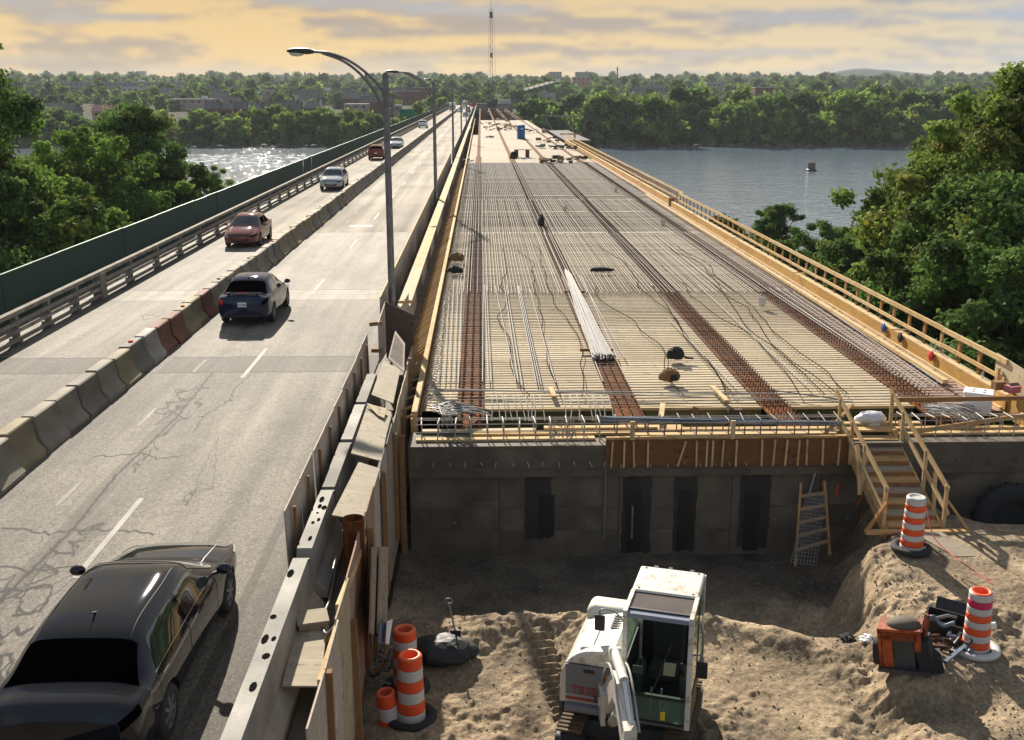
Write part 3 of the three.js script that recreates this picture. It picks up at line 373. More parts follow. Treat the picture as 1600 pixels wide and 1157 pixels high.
{ const r = rng(77), gs = [0, 1, 2].map((s) => { const g = new THREE.IcosahedronGeometry(1, 1), p = g.attributes.position; for (let i = 0; i < p.count; i++) { const q = V(p.getX(i), p.getY(i), p.getZ(i)), k = 0.72 + 0.5 * hash(Math.round(q.x * 50), Math.round(q.y * 50) + Math.round(q.z * 50) * 7, s); p.setXYZ(i, q.x * k, q.y * k * 0.8, q.z * k); } g.computeVertexNormals(); return g; });
  [[M.dirt, 3200, 0.008, 0.032, 'dirt_clod', 'loose brown clods of dug earth scattered over the excavation', 'earth'], [std([0.4, 0.37, 0.32], { map: T.conc }), 700, 0.008, 0.028, 'gravel', 'small grey stones scattered over the sandy excavation', 'gravel']].forEach(([mat, n, a, b, name, label, cat], i) => {
    const d = new THREE.InstancedMesh(gs[i], mat, n); let c = 0; while (c < n) { const x = lerp(-1.6, 14, r()), z = lerp(-20.6, -11.5, r()); const e = Math.abs(x - 7.2), keep = i ? 0.5 : e < 1.1 ? 1 : z > -19.2 && x < 7 ? 0.35 : 0.12; if (r() > keep) continue; const s = lerp(a, b, r() ** 3); d.setMatrixAt(c++, mtx(x, digY(x, z) + s * 0.05, z, r() * 6, r() * 6, r() * 6, s)); }
    d.name = name; tag(d, label, cat); d.userData.kind = 'stuff'; d.castShadow = true; scene.add(d); }); }

// ---------------------------------------------------------------- abutment wall
{ const t = thing('abutment_wall', 'long shaded concrete abutment wall across the end of the new bridge deck', 'wall', [0, 0, -22]);
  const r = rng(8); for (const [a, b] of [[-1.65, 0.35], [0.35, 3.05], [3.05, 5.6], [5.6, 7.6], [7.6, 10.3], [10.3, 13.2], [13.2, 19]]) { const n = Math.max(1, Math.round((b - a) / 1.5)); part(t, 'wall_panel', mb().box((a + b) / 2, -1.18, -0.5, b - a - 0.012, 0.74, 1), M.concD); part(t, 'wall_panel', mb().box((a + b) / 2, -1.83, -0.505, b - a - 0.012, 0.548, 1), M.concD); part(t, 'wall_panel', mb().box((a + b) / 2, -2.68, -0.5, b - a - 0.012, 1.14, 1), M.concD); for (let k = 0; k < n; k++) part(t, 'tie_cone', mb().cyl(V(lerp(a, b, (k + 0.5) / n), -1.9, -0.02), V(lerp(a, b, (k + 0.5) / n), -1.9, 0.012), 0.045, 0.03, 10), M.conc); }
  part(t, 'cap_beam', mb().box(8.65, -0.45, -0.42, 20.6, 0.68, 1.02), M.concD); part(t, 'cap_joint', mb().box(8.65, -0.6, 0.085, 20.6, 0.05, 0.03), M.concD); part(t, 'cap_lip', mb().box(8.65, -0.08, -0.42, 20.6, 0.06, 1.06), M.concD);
  for (const [x, y, w, h, o] of [[1.22, -1.55, 0.6, 1.5, [1.42, -1.75, 0.34, 1.0]], [3.45, -1.75, 0.66, 1.85, [3.38, -1.9, 0.36, 1.5]], [6.13, -1.7, 0.68, 1.75, [6.08, -1.95, 0.34, 1.4]], [4.55, -1.75, 0.5, 1.8, [4.55, -1.9, 0.3, 1.4]]]) { const sh = new THREE.Shape(), N = 40; for (let k = 0; k < N; k++) { const u = k / N * 4, s = Math.floor(u), f = u - s, j = (r() - 0.5) * (s % 2 ? 0.05 : 0.07), px = [lerp(-1, 1, f), 1, lerp(1, -1, f), -1][s] * w / 2 + (s % 2 ? j : 0), py = [1, lerp(1, -1, f), -1, lerp(-1, 1, f)][s] * h / 2 + (s % 2 ? 0 : j); k ? sh.lineTo(x + px, y + py) : sh.moveTo(x + px, y + py); } const p = part(t, 'waterproof_patch', new THREE.ExtrudeGeometry(sh, { depth: 0.012, bevelEnabled: false }).translate(0, 0, 0.006), M.tar ??= std([0.07, 0.068, 0.068], { roughness: 0.75, map: T.conc })); if (o) part(p, 'opening', mb().box(o[0], o[1], 0.03, o[2], o[3], 0.02), M.black); }
  for (const x of [2.72, 3.35]) part(t, 'wall_pipe', mb().cyl(V(x, -2.3, 0.07), V(x, x > 3 ? -1.5 : -0.5, 0.07), 0.022, 0.022, 8), M.galv);
  const spray = std([0.62, 0.1, 0.03], { roughness: 0.7 }); for (const [x, y, l, a] of [[7.98, -1.2, 0.3, 0.1], [8.52, -1.45, 0.3, 0.5], [10.15, -0.75, 0.25, 0.4], [9.95, -1.2, 0.12, 1], [9.6, -1.5, 0.25, 0.2], [8.6, -2.0, 0.4, 0.05]]) part(t, 'spray_mark', mb().box(x, y, 0.014, 0.05, l, 0.004, 0, 0, -a), spray);
  for (let k = 0; k < 42; k++) { const x = -1.1 + k * 0.345; if (x > 8.0 && x < 9.6) continue; part(t, 'form_tie', mb().bar(V(x, -0.44, 0.09), V(x + (r() - 0.5) * 0.12, -0.46 - r() * 0.08, 0.2 + r() * 0.05), 0.022), x > 8 ? M.barDark : M.barWhite); }
  for (const [a, b, z, y, m] of [[-1.5, 2.5, -0.3, -0.02, M.timberB], [-0.3, 3.4, -0.62, 0.0, M.timber], [-1.4, 1.2, -0.85, 0.0, M.plyB], [1.4, 4.6, -0.95, 0.02, M.timberB], [9.2, 14, -0.42, -0.01, M.timberB], [9.4, 13.2, -0.75, 0.0, M.timberA], [3.4, 8.2, -0.45, 0.0, M.timberB], [4, 8, -0.75, 0.02, M.timber]]) part(t, 'ledge_board', mb().box((a + b) / 2, y, z, b - a, 0.05, 0.17, 0, (r() - 0.5) * 0.02), m);
}
{ const t = thing('wall_starter_bars', 'row of steel starter bar hoops standing along the top of the concrete wall', 'rebar', [0, -0.05, -22.35]), r = rng(66);
  for (let k = 0; k < 52; k++) { const x = -1.35 + k * 0.36 + (r() - 0.5) * 0.05; if (x > 8.15 && x < 9.3) continue; part(t, 'hoop', mb().tube([V(x, 0, 0.22), V(x + 0.01, 0.38, 0.21), V(x + 0.01, 0.44, 0.17), V(x + (r() - 0.5) * 0.05, 0.45, -0.3), V(x + (r() - 0.5) * 0.05, 0.0, -0.33)].map((q) => q.add(V((r() - 0.5) * 0.02, q.y > 0.3 ? (r() - 0.5) * 0.09 : 0, 0))), 0.015, 6), x < 2.7 || x > 9 ? M.bar : M.barDark); }
  for (const [y, z] of [[0.42, 0.19], [0.24, 0.2], [0.43, -0.12], [0.42, -0.28]]) part(t, 'runner_bar', mb().cyl(V(-1.5, y, z), V(8.2, y, z), 0.011, 0.011, 6).cyl(V(9.3, y, z), V(16, y, z), 0.011, 0.011, 6), M.bar);
  const s = thing('stirrup_row', 'row of tall grey stirrups between the deck edge and the wall near the old bridge', 'rebar', [0, 0, 0]);
  for (let k = 0; k < 22; k++) { const u = (k + (r() - 0.5) * 0.5) / 21, px = lerp(768, 952, u); if (u > 0.47 && u < 0.6) continue; const a = zp(px + (r() - 0.5) * 6, 624, -24.1), b = zp(px + 4 + (r() - 0.5) * 10, 658, -23.4); part(s, 'stirrup', mb().tube([a.clone().add(V(0, 0, -0.35)), a, a.clone().lerp(b, 0.5).add(V(0.02, 0, 0.02)), b, b.clone().add(V((r() - 0.5) * 0.1, 0.05, 0.12))], 0.014, 6), M.bar); }
  part(s, 'runner_bar', mb().cyl(zp(755, 655, -23.4), zp(958, 656, -23.4), 0.014, 0.014, 6), M.bar); }
{ const t = thing('edge_formwork', 'red brown plywood form board with upright cleats hung on the wall top', 'formwork', [0, 0, -21.86]);
  part(t, 'form_board', mb().box(5.45, -0.22, 0, 5.5, 0.64, 0.03), M.plyRed); part(t, 'form_rail', mb().box(5.45, 0.12, -0.02, 5.5, 0.05, 0.1), M.timberA);
  const r = rng(19); for (const px of [956, 975, 990, 1012, 1065, 1088, 1104, 1113, 1129, 1150, 1190, 1209, 1228, 1247, 1260, 1285, 1310]) { const x = zp(px, 705, -21.86).x; part(t, 'cleat', mb().box(x, -0.24, 0.045, 0.04, 0.6, 0.055, 0, 0, px === 1065 ? -0.28 : (r() - 0.5) * 0.08), r() < 0.4 ? M.timber : M.timberB); }
  part(t, 'ledger', mb().box(4.7, 0.16, 0.04, 0.95, 0.06, 0.05), M.timberB); for (const x of [3.28, 5.5]) part(t, 'upright', mb().box(x, 0.3, 0.02, 0.1, 0.42, 0.05), M.timberB);
  const b = thing('blue_bar_bundle', 'bundle of blue grey coated bars lying along the top of the form board', 'bar bundle'); for (let k = 0; k < 16; k++) { const p = zp(938 + (k % 5) * 3, 661, -22.2), q = zp(1322 - (k % 4) * 5, 667, -22.25); p.y += (k % 4) * 0.025 + 0.04; q.y += (k % 4) * 0.02 + 0.03; p.z -= (k >> 2) * 0.03; q.z -= (k >> 2) * 0.04; part(b, 'bar', mb().tube([p, p.clone().lerp(q, 0.4 + 0.02 * k).add(V(0, -0.012 * (k % 3), 0)), q], 0.017, 6), k % 5 === 1 ? M.barWhite : M.barBlue); } }
// tangled heap of bent bars in the corner by the old bridge, and a coil of tie wire
{ const r = rng(28), t = thing('bent_bar_heap', 'tangled heap of bent grey bars dumped at the deck corner by the edge timber', 'bar heap');
  for (let k = 0; k < 44; k++) { const a = gp(672 + r() * 16, 632 + r() * 12, 0.25), c = gp(690 + r() * 26, 628 + r() * 22, 0.3 + r() * 0.15), b = r() < 0.6 ? gp(742 + r() * 26, 640 + r() * 12, 0.15) : gp(690 + r() * 20, 662 + r() * 6, 0.1); part(t, 'bent_bar', mb().tube(spline([a, c, c.clone().lerp(b, 0.5).add(V(0, 0.07, 0)), b], 10), 0.015, 5), [M.bar, M.barBlue, M.barWhite, M.barDark][Math.floor(r() * 4)]); }
  const w = thing('tie_bundle', 'bristly bundle of short pale ties on the wall ledge among the hoops', 'tie bundle'); for (let k = 0; k < 60; k++) { const p = zp(858 + r() * 40, 660 + r() * 10, -22.3); part(w, 'tie', mb().bar(p, p.clone().add(V((r() - 0.5) * 0.06, 0.12 + r() * 0.05, 0.1)), 0.012), M.barWhite); part(w, 'tie', mb().bar(p.clone().add(V(0, -0.12, 0.1)), p.clone().add(V((r() - 0.5) * 0.1, -0.2, 0.14)), 0.012), M.barWhite); }
  const h = thing('white_bar_heap', 'heap of white bent bars on the deck corner below the cooler box', 'bar heap'); for (let k = 0; k < 46; k++) { const a = gp(1440 + r() * 30, 632 + r() * 14, 0.15 + r() * 0.1), b = gp(1500 + r() * 44, 640 + r() * 22, 0.1 + r() * 0.12), c = a.clone().lerp(b, 0.5).add(V((r() - 0.5) * 0.3, 0.1, (r() - 0.5) * 0.2)); part(h, 'bent_bar', mb().tube(spline([a, c, b], 8), 0.013, 5), r() < 0.6 ? M.barWhite : r() < 0.5 ? M.barBlue : M.bar); }
  const u = thing('clear_plastic_sheet', 'crumpled clear plastic sheet in the recess left of the stair top', 'plastic sheet'); const g = new THREE.IcosahedronGeometry(1, 4), p = g.attributes.position; for (let i = 0; i < p.count; i++) { const k = 0.75 + 0.6 * fbm(p.getX(i) * 3 + 20, p.getY(i) * 3 + p.getZ(i) * 2 + 20, 512, 3, 6); p.setXYZ(i, p.getX(i) * k * 0.34, p.getY(i) * k * 0.18, p.getZ(i) * k * 0.25); } g.computeVertexNormals(); const q = zp(1360, 655, -22.9); g.translate(q.x, q.y, q.z); part(u, 'sheet', g, std([0.62, 0.63, 0.66], { roughness: 0.25 })); }

// ---------------------------------------------------------------- right edge: yellow form, guard rail, cooler
{ const t = thing('yellow_edge_form', 'yellow plywood edge form running the length of the deck on the river side', 'formwork'), r = rng(14);
  for (let k = 0; k < 58; k++) { const far = k > 18, z = -23.9 - k * 2.44 - 1.22; const x = 12.62 + (far ? 0.25 : 0); part(t, 'form_panel', mb().box(x, 0.15, z, 0.03, 0.5, 2.43), [M.plyOrange, M.plyOrangeB, M.plyOrange][Math.floor(r() * 3)]); if (k < 40) part(t, 'form_base', mb().box(x - 0.26, 0.03, z, 0.48, 0.03, 2.43), M.plyPink); part(t, 'form_cap', mb().box(x + 0.07, 0.42, z, 0.17, 0.035, 2.42), M.timberB); }
  part(t, 'chamfer_strip', mb().box(12.56, 0.07, -70, 0.06, 0.06, 92), M.timberB); part(t, 'end_block', mb().box(12.72, 0.25, -70.3, 0.4, 0.75, 0.12), M.timberD);
  for (let k = 0; k < 17; k++) part(t, 'kicker_timber', mb().box(12.15, 0.14, -26.2 - k * 3.05 - 1.5, 0.14, 0.1, 3.02), M.timberB);
  const g = thing('timber_guardrail', 'pale timber guard rail on posts outside the yellow form on the river side', 'guard rail');
  const post = mb().box(0, 0.55, 0, 0.06, 1.12, 0.12).geo(), brace = mb().bar(V(0, 0.5, 0), V(-0.55, 0.52, 0), 0.05, 0.03).geo();
  for (let k = 0; k < 150; k++) { const z = k < 40 ? -25.0 - k * 1.15 : -71 - (k - 40) * 0.75; const p = part(g, 'post', post, r() < 0.5 ? M.timberA : M.timberO); p.position.set(12.95 + (z < -70 ? 0.25 : 0), 0, z + (r() - 0.5) * 0.1); p.rotation.z = (r() - 0.5) * 0.03; if (k % 9 === 5 && k < 60) part(g, 'brace', brace, M.timber).position.set(12.95, 0, z); }
  for (let k = 0; k < 40; k++) { const z = -24.6 - k * 3.66 - 1.83, x = 12.88 + (z < -70 ? 0.25 : 0); part(g, 'top_rail', mb().box(x, 1.08 + (r() - 0.5) * 0.02, z, 0.05, 0.13, 3.68, 0, (r() - 0.5) * 0.004), r() < 0.5 ? M.timber : M.timberB); part(g, 'mid_rail', mb().box(x, 0.62 + (r() - 0.5) * 0.03, z, 0.045, 0.1, 3.68), r() < 0.5 ? M.timber : M.timberB); }
  part(g, 'walk_plank', mb().box(13.35, -0.06, -90, 0.7, 0.05, 135), M.timberG);
  const w = thing('end_plywood', 'pale plywood sheet closing the end of the guard rail at the frame edge', 'plywood sheet'); part(w, 'sheet', plate([V(12.93, 0.0, -25.2), V(12.93, 1.16, -25.2), V(12.93, 0.98, -21.9), V(12.93, 0.0, -21.9)], 0.02), M.plyB); part(w, 'lower_sheet', mb().box(12.66, 0.22, -23.3, 0.025, 0.66, 1.2), M.plyOrange); part(w, 'stud_post', mb().box(12.85, 0.4, -24.9, 0.06, 0.9, 0.09), M.timberA);
  const c = thing('cooler_box', 'white lidded cooler box standing at the near deck corner', 'cooler box', [11.98, 0.02, -24.0], -0.5); part(c, 'body', new RoundedBoxGeometry(0.62, 0.4, 0.5, 3, 0.03).translate(0, 0.2, 0), M.white); const l = part(c, 'lid', new RoundedBoxGeometry(0.68, 0.1, 0.56, 3, 0.03).translate(0, 0.45, 0), M.white); part(c, 'handle', mb().box(-0.33, 0.3, 0, 0.03, 0.04, 0.3), M.reflect); for (const [x, z] of [[-0.12, 0.1], [0.12, 0.1], [-0.12, -0.1], [0.12, -0.1]]) part(l, 'cup_recess', mb().cyl(V(x, 0.49, z), V(x, 0.503, z), 0.04, 0.04, 12), M.steelD);
  const b = thing('carton_stack', 'small open cartons of dark and pink packs beside the end plywood', 'cartons', [12.62, 0.57, -23.7]); part(b, 'carton', mb().box(0, 0.08, 0, 0.3, 0.16, 0.24, 0, 0.3), std([0.4, 0.13, 0.16], { roughness: 0.7 })); part(b, 'carton', mb().box(-0.22, 0.1, -0.25, 0.26, 0.2, 0.2, 0, 0.1), M.timberD); part(b, 'flap', mb().box(0.05, 0.18, -0.02, 0.26, 0.02, 0.1, 0.4, 0.3), M.plyDark); part(b, 'label_band', mb().box(-0.02, 0.12, 0.127, 0.2, 0.05, 0.006, 0, 0.3), M.white);
  const rags = [['blue_rag', 'blue cloth hung over the yellow form', 1378, 505, M.blue, 'cloth'], ['dark_glove', 'dark work glove lying on the yellow form', 1405, 520, M.blackCloth, 'glove'], ['red_glove', 'red work glove hung on the yellow form', 1435, 548, M.red, 'glove']];
  for (const [n, lb, px, py, m, cat] of rags) { const q = gp(px, py, 0.5), o = thing(n, lb, cat, [12.58, 0.4, q.z]), s = new THREE.SphereGeometry(1, 14, 10), p = s.attributes.position; for (let i = 0; i < p.count; i++) { const k = 0.7 + 0.7 * fbm(p.getX(i) * 2 + 9, p.getY(i) * 2 + p.getZ(i) * 3 + 9, 512, 3, 9); p.setXYZ(i, p.getX(i) * 0.04 * k - 0.03, p.getY(i) * 0.15 * k - 0.05, p.getZ(i) * 0.16 * k); } s.computeVertexNormals(); part(o, 'cloth', s, m); }
  for (const [px, py, i] of [[1447, 543, 0], [1459, 550, 1], [1517, 585, 2]]) { const q = gp(px, py, 0.55), o = thing('water_bottle', ['clear water bottle on the form ledge, beside a red glove', 'clear water bottle on the form ledge, right of another bottle', 'clear water bottle on the form ledge close to the end plywood'][i], 'bottle', [12.72, 0.44, q.z]); part(o, 'bottle_body', new THREE.LatheGeometry([[0, 0], [0.034, 0], [0.036, 0.02], [0.033, 0.08], [0.036, 0.14], [0.014, 0.19], [0.014, 0.2]].map((a) => new THREE.Vector2(...a)), 12), new THREE.MeshPhysicalMaterial({ color: lin(0.8, 0.85, 0.9), roughness: 0.05, transmission: 0.8, thickness: 0 })); part(o, 'cap', mb().cyl(V(0, 0.198, 0), V(0, 0.22, 0), 0.016, 0.016, 10), M.blue); }
}
// ---------------------------------------------------------------- left edge: side form with brackets, parapet wall
{ const t = thing('bracket_formwork', 'timber side form on rows of sloping brackets along the gap by the old bridge', 'formwork'), r = rng(24);
  for (let k = 0; k < 56; k++) part(t, 'edge_timber', mb().box(-1.6, 0.2, -23.4 - k * 4.88 - 2.44, 0.13, 0.2, 4.87), r() < 0.5 ? M.timberB : M.timber);
  for (let k = 0; k < 24; k++) part(t, 'inner_strip', mb().box(-1.49, 0.06, -23.6 - k * 4 - 2, 0.05, 0.16, 3.98), M.plyRed);
  const fin = mb().hexa([V(-1.68, 0.12, -0.025), V(-1.68, 0.29, -0.025), V(-1.68, 0.29, 0.025), V(-1.68, 0.12, 0.025), V(-2.2, -0.2, 0.2), V(-2.2, -0.1, 0.2), V(-2.2, -0.1, 0.25), V(-2.2, -0.2, 0.25)]).geo();
  for (let k = 0; k < 150; k++) { const z = -27.5 - k * 0.52; part(t, 'bracket', fin, r() < 0.5 ? M.timberA : M.timberB).position.z = z; }
  part(t, 'gutter_board', mb().box(-2.05, -0.55, -150, 0.8, 0.04, 250), M.plyDark); part(t, 'gutter_side', mb().box(-1.66, -0.2, -150, 0.03, 0.7, 250), M.plyDark);
  for (let k = 0; k < 5; k++) { const z = -23.6 - k * 0.82; part(t, 'strut', mb().bar(V(-1.62, 0.16, z), V(-2.15, 0.02 - 0.06 * (k % 2), z + 0.12), 0.07, 0.05), M.timber); }
  part(t, 'corner_post', mb().box(-1.6, -0.6, -23.35, 0.16, 1.5, 0.12), M.timber); part(t, 'side_post', mb().box(-1.88, -1.2, -22.3, 0.14, 2.6, 0.14), M.timberD); part(t, 'side_post', mb().box(-1.78, -1.2, -21.8, 0.12, 2.9, 0.12), M.timberD);
  const hooks = mb(); for (let z = -25; z > -100; z -= 0.3) { const x = -1.32 + (r() - 0.5) * 0.08; hooks.tube([V(x - 0.1, 0.09, z), V(x, 0.2, z + 0.03), V(x + 0.12, 0.1, z - 0.02)], 0.014, 5, false); } part(t, 'hook_bars', hooks, M.bar).userData.kind = 'stuff';
  const w = thing('site_parapet', 'long timber capped parapet between the street lamps and the new deck', 'parapet');
  for (let k = 0; k < 72; k++) { const z = -30.4 - k * 3.66 - 1.83; part(w, 'cap_board', mb().box(-2.55 + 0.0009 * (k * 3.66), 0.76, z, 0.42, 0.05, 3.65), r() < 0.5 ? M.timberB : M.plyB); if (k < 50) part(w, 'wall_panel', mb().box(-2.55 + 0.0009 * (k * 3.66), 0.1, z, 0.3, 1.26, 3.65), r() < 0.5 ? M.concD : M.plyGrey); }
  part(w, 'far_wall', mb().box(-2.3, 0.05, -430, 0.3, 1.4, 370), M.conc).userData.kind = 'stuff';
}
{ // hoarding beside the carriageway
  const r = rng(51), t = thing('plywood_hoarding', 'weathered plywood hoarding panels standing along the edge of the road', 'hoarding'); let z = -15.1;
  for (let k = 0; k < 9; k++) { const L = 1.36; part(t, 'panel', mb().box(-3.04 + (r() - 0.5) * 0.04, 0.66, z - L / 2, 0.022, 1.24 + (r() - 0.5) * 0.06, L - 0.04, 0, (r() - 0.5) * 0.02, 0.02), r() < 0.5 ? M.plyGrey : M.plyGreyB); part(t, 'batten', mb().box(-2.99, 0.62, z - 0.45, 0.05, 1.1, 0.05), M.timberD); z -= L; }
  for (let k = 0; k < 34; k++) { const L = 2.4; if (k === 0) { z = -32.6; } part(t, 'far_panel', mb().box(-3.22, 0.62, z - L / 2, 0.022, 1.22, L - 0.03), k % 2 ? M.plyGrey : M.galv); z -= L; }
  part(t, 'top_edge', mb().box(-3.22, 1.245, -73, 0.05, 0.03, 81), M.timberB); part(t, 'far_hoarding', mb().box(-3.22, 0.5, -330, 0.1, 1.1, 420), M.conc).userData.kind = 'stuff';
  const e = thing('lamp_enclosure', 'tall plywood boards boxed around the foot of the nearest street lamp', 'boards');
  part(e, 'side_board', plate([xp(590, 504, -2.78), xp(601, 471, -2.78), xp(606, 545, -2.78), xp(592, 568, -2.78)], 0.03), M.plyGreyB); part(e, 'front_board', plate([zp(601, 471, -28.6), zp(646, 492, -28.6), zp(646, 560, -28.6), zp(604, 560, -28.6)], 0.03), M.plyDark);
  part(e, 'tall_board', plate([xp(624, 481, -2.42), xp(637, 458, -2.42), xp(638, 540, -2.42), xp(627, 550, -2.42)], 0.03), M.plyGreyB); part(e, 'cross_bar', mb().bar(zp(577, 507, -27.5), zp(596, 505, -27.5), 0.09, 0.1), M.timberD); part(e, 'cross_bar', mb().bar(zp(580, 548, -27.5), zp(596, 548, -27.5), 0.08, 0.1), M.timberD); part(e, 'cross_piece', mb().bar(zp(622, 472, -30.5), zp(645, 472, -30.5), 0.08), M.timber);
  // concrete barrier behind the hoarding
  const jp = [[-0.3, 0], [-0.3, 0.09], [-0.15, 0.28], [-0.1, 0.8], [0.1, 0.8], [0.15, 0.28], [0.3, 0.09], [0.3, 0]], js = new THREE.Shape(jp.map((q) => new THREE.Vector2(...q)));
  const jg = (L) => new THREE.ExtrudeGeometry(js, { depth: L, bevelEnabled: true, bevelSize: 0.015, bevelThickness: 0.02, bevelSegments: 1 }).translate(0, 0, -L);
  const J = [[-9.2, 5.2, M.concW, 'long white concrete barrier at the road edge in front of the wooden crate'], [-14.75, 2.4, M.concW, 'white concrete barrier behind the nearest hoarding panel'], [-17.3, 2.4, M.conc, 'grey concrete barrier behind the hoarding, beside the rusty pipe'], [-19.9, 2.4, M.concW, 'pale concrete barrier behind the hoarding, beside the sloping plywood'], [-22.5, 2.4, M.conc, 'grey concrete barrier behind the hoarding, before the lamp boards']];
  for (const [z0, L, m, lb] of J) { const o = solo('road_edge_barrier', jg(L), m, lb, 'barrier'); o.position.set(-2.72, 0, z0); if (z0 > -15) for (let q = 0; q < 7; q++) { const a = new THREE.CylinderGeometry(0.02 + 0.03 * r(), 0.035 * (0.6 + r()), 0.006, 7).scale(1, 1, 1.3 + 2 * r()); part(o, 'tar_spot', a, M.cable).position.set((r() - 0.5) * 0.14, 0.818, -0.2 - r() * (L - 0.4)); } const k = part(o, 'joint_notch', mb().box(0, 0.4, -L - 0.03, 0.24, 0.78, 0.03), M.black); }
  const tarn = mb(); struct('edge_slab', mb().box(-2.5, -0.2, -19, 1.1, 0.2, 22), M.concD);
  const lids = [['plywood_cover', 'pale speckled plywood sheet laid sloping beyond the rusty pipe', [[574.6, 632], [611, 645], [595, 722], [548, 710]], [0.92, 0.84, 0.8, 0.88], M.plyPale], ['plywood_cover', 'pale plywood sheet laid flat just behind the rusty pipe', [[560, 724], [593, 734], [568.5, 815], [518, 807]], [0.86, 0.8, 0.74, 0.78], M.plyPale], ['plywood_cover', 'tilted grey plywood sheet leaning below the lamp boards', [[617, 518], [632, 538], [630, 582], [606, 561]], [1.35, 1.05, 0.75, 0.95], M.plyGreyB], ['plywood_cover', 'pale plywood sheet lying under the tilted grey sheet', [[599, 564], [625, 580], [614, 632], [580, 618]], [0.86, 0.8, 0.84, 0.9], M.plyPaleB], ['plywood_scrap', 'small brown plywood scrap across two pale sheets', [[572, 632], [604, 640], [600, 655], [590, 650]], [0.99, 0.95, 0.9, 0.92], M.ply], ['plywood_cover', 'pale plywood sheet beside the wooden crate at the bottom of the picture', [[462, 985], [510, 990], [500, 1075], [440, 1075]], [0.35, 0.35, 0.33, 0.33], M.plyPale]];
  for (const [n, lb, c, h, m] of lids) { const o = thing(n, lb, 'plywood sheet'); part(o, 'sheet', plate(c.map((q, i) => gp(...q, h[i])), 0.022), m); if (n === 'plywood_cover') { const mid = c.map((q, i) => gp(...q, h[i] - 0.06)); part(o, 'batten', mb().bar(mid[0].clone().lerp(mid[1], 0.1), mid[3].clone().lerp(mid[2], 0.1), 0.05, 0.05), M.timberG); } }
  // retaining boards down to the excavation
  const b = thing('retaining_boards', 'weathered timber boards and sheets holding the side of the excavation', 'timber wall'); z = -10;
  for (let k = 0; k < 15; k++) { const L = 1.22; if (z > -16.2 && z < -13.2) { part(b, 'pink_sheet', mb().box(-1.95 + (r() - 0.5) * 0.04, -0.42, z - L / 2, 0.024, 2.5, L - 0.02), M.plyPink); } else part(b, 'sheet', mb().box(-1.93 + (r() - 0.5) * 0.05, z < -16 ? -0.75 : -0.4, z - L / 2, 0.024, z < -16 ? 2.9 : 2.5, L - 0.02, 0, (r() - 0.5) * 0.04), [M.plyGrey, M.plyGreyB, M.timberG, M.plyA][Math.floor(r() * 4)]); if (k % 2) part(b, 'waler', mb().box(-1.86, -0.1 - r(), z, 0.08, 2.4, 0.1, 0, 0, (r() - 0.5) * 0.05), M.timberD); z -= L; }
  part(b, 'top_plank', mb().bar(xp(573, 833, -1.97).add(V(0, 0, 0)), xp(528, 952, -1.97), 0.07, 0.12), M.timberB); part(b, 'top_plank', mb().bar(xp(526, 985, -1.97), xp(500, 1070, -1.97), 0.07, 0.12), M.timber);
  part(b, 'backing', mb().box(-2.02, -1.2, -16, 0.05, 2.6, 13), M.timberD);
  for (const [px, x] of [[588, -1.72], [600, -1.66]]) part(b, 'leaning_plank', plate([xp(px - 8, 855, x), xp(px + 4, 855, x), xp(px + 2, 1000, x), xp(px - 12, 990, x)], 0.03), px > 590 ? M.timberG : M.plyPink);
  const p = thing('steel_casing', 'rusty open steel pipe standing upright behind the concrete barrier', 'pipe', [-2.06, 0.6, -15.45]); const pts = [[0.165, -2.2], [0.17, 0.4], [0.155, 0.4], [0.15, -2.2]].map((q) => new THREE.Vector2(...q)); part(p, 'casing', new THREE.LatheGeometry(pts, 28), M.rust); part(p, 'weld_ring', new THREE.TorusGeometry(0.17, 0.012, 6, 28).rotateX(Math.PI / 2).translate(0, 0.2, 0), M.rustD);
  const cable = solo('site_cable', mb().tube(spline([gp(520, 890, 0.3), gp(530, 845, 0.15), gp(525, 880, 0.05), gp(515, 935, 0.1), gp(505, 965, 0.3), gp(512, 990, 0.5), gp(528, 975, 0.6), gp(526, 1010, 0.2), gp(535, 1065, -0.6)], 60), 0.018, 6), M.galv, 'grey cable snaking behind the concrete barrier from the rusty pipe', 'cable');
  const c = thing('wooden_crate', 'small pale wooden box wedged behind the white concrete barrier', 'box', [-2.38, 0.16, -13.2], 0.25); part(c, 'box_body', mb().box(0, 0.16, 0, 0.4, 0.3, 0.36), M.timberG); part(c, 'box_lid', mb().box(0, 0.325, 0, 0.43, 0.03, 0.39), M.plyPaleB); part(c, 'box_cleat', mb().box(0.21, 0.16, 0, 0.02, 0.28, 0.05), M.timberD);
  const leaf = solo('orange_tag', mb().box(-1.98, 0.6, -20.1, 0.16, 0.01, 0.1, 0.2, 0.4, 0.1), std([0.7, 0.3, 0.08]), 'small orange tag caught on the edge of the plywood cover', 'tag');
}
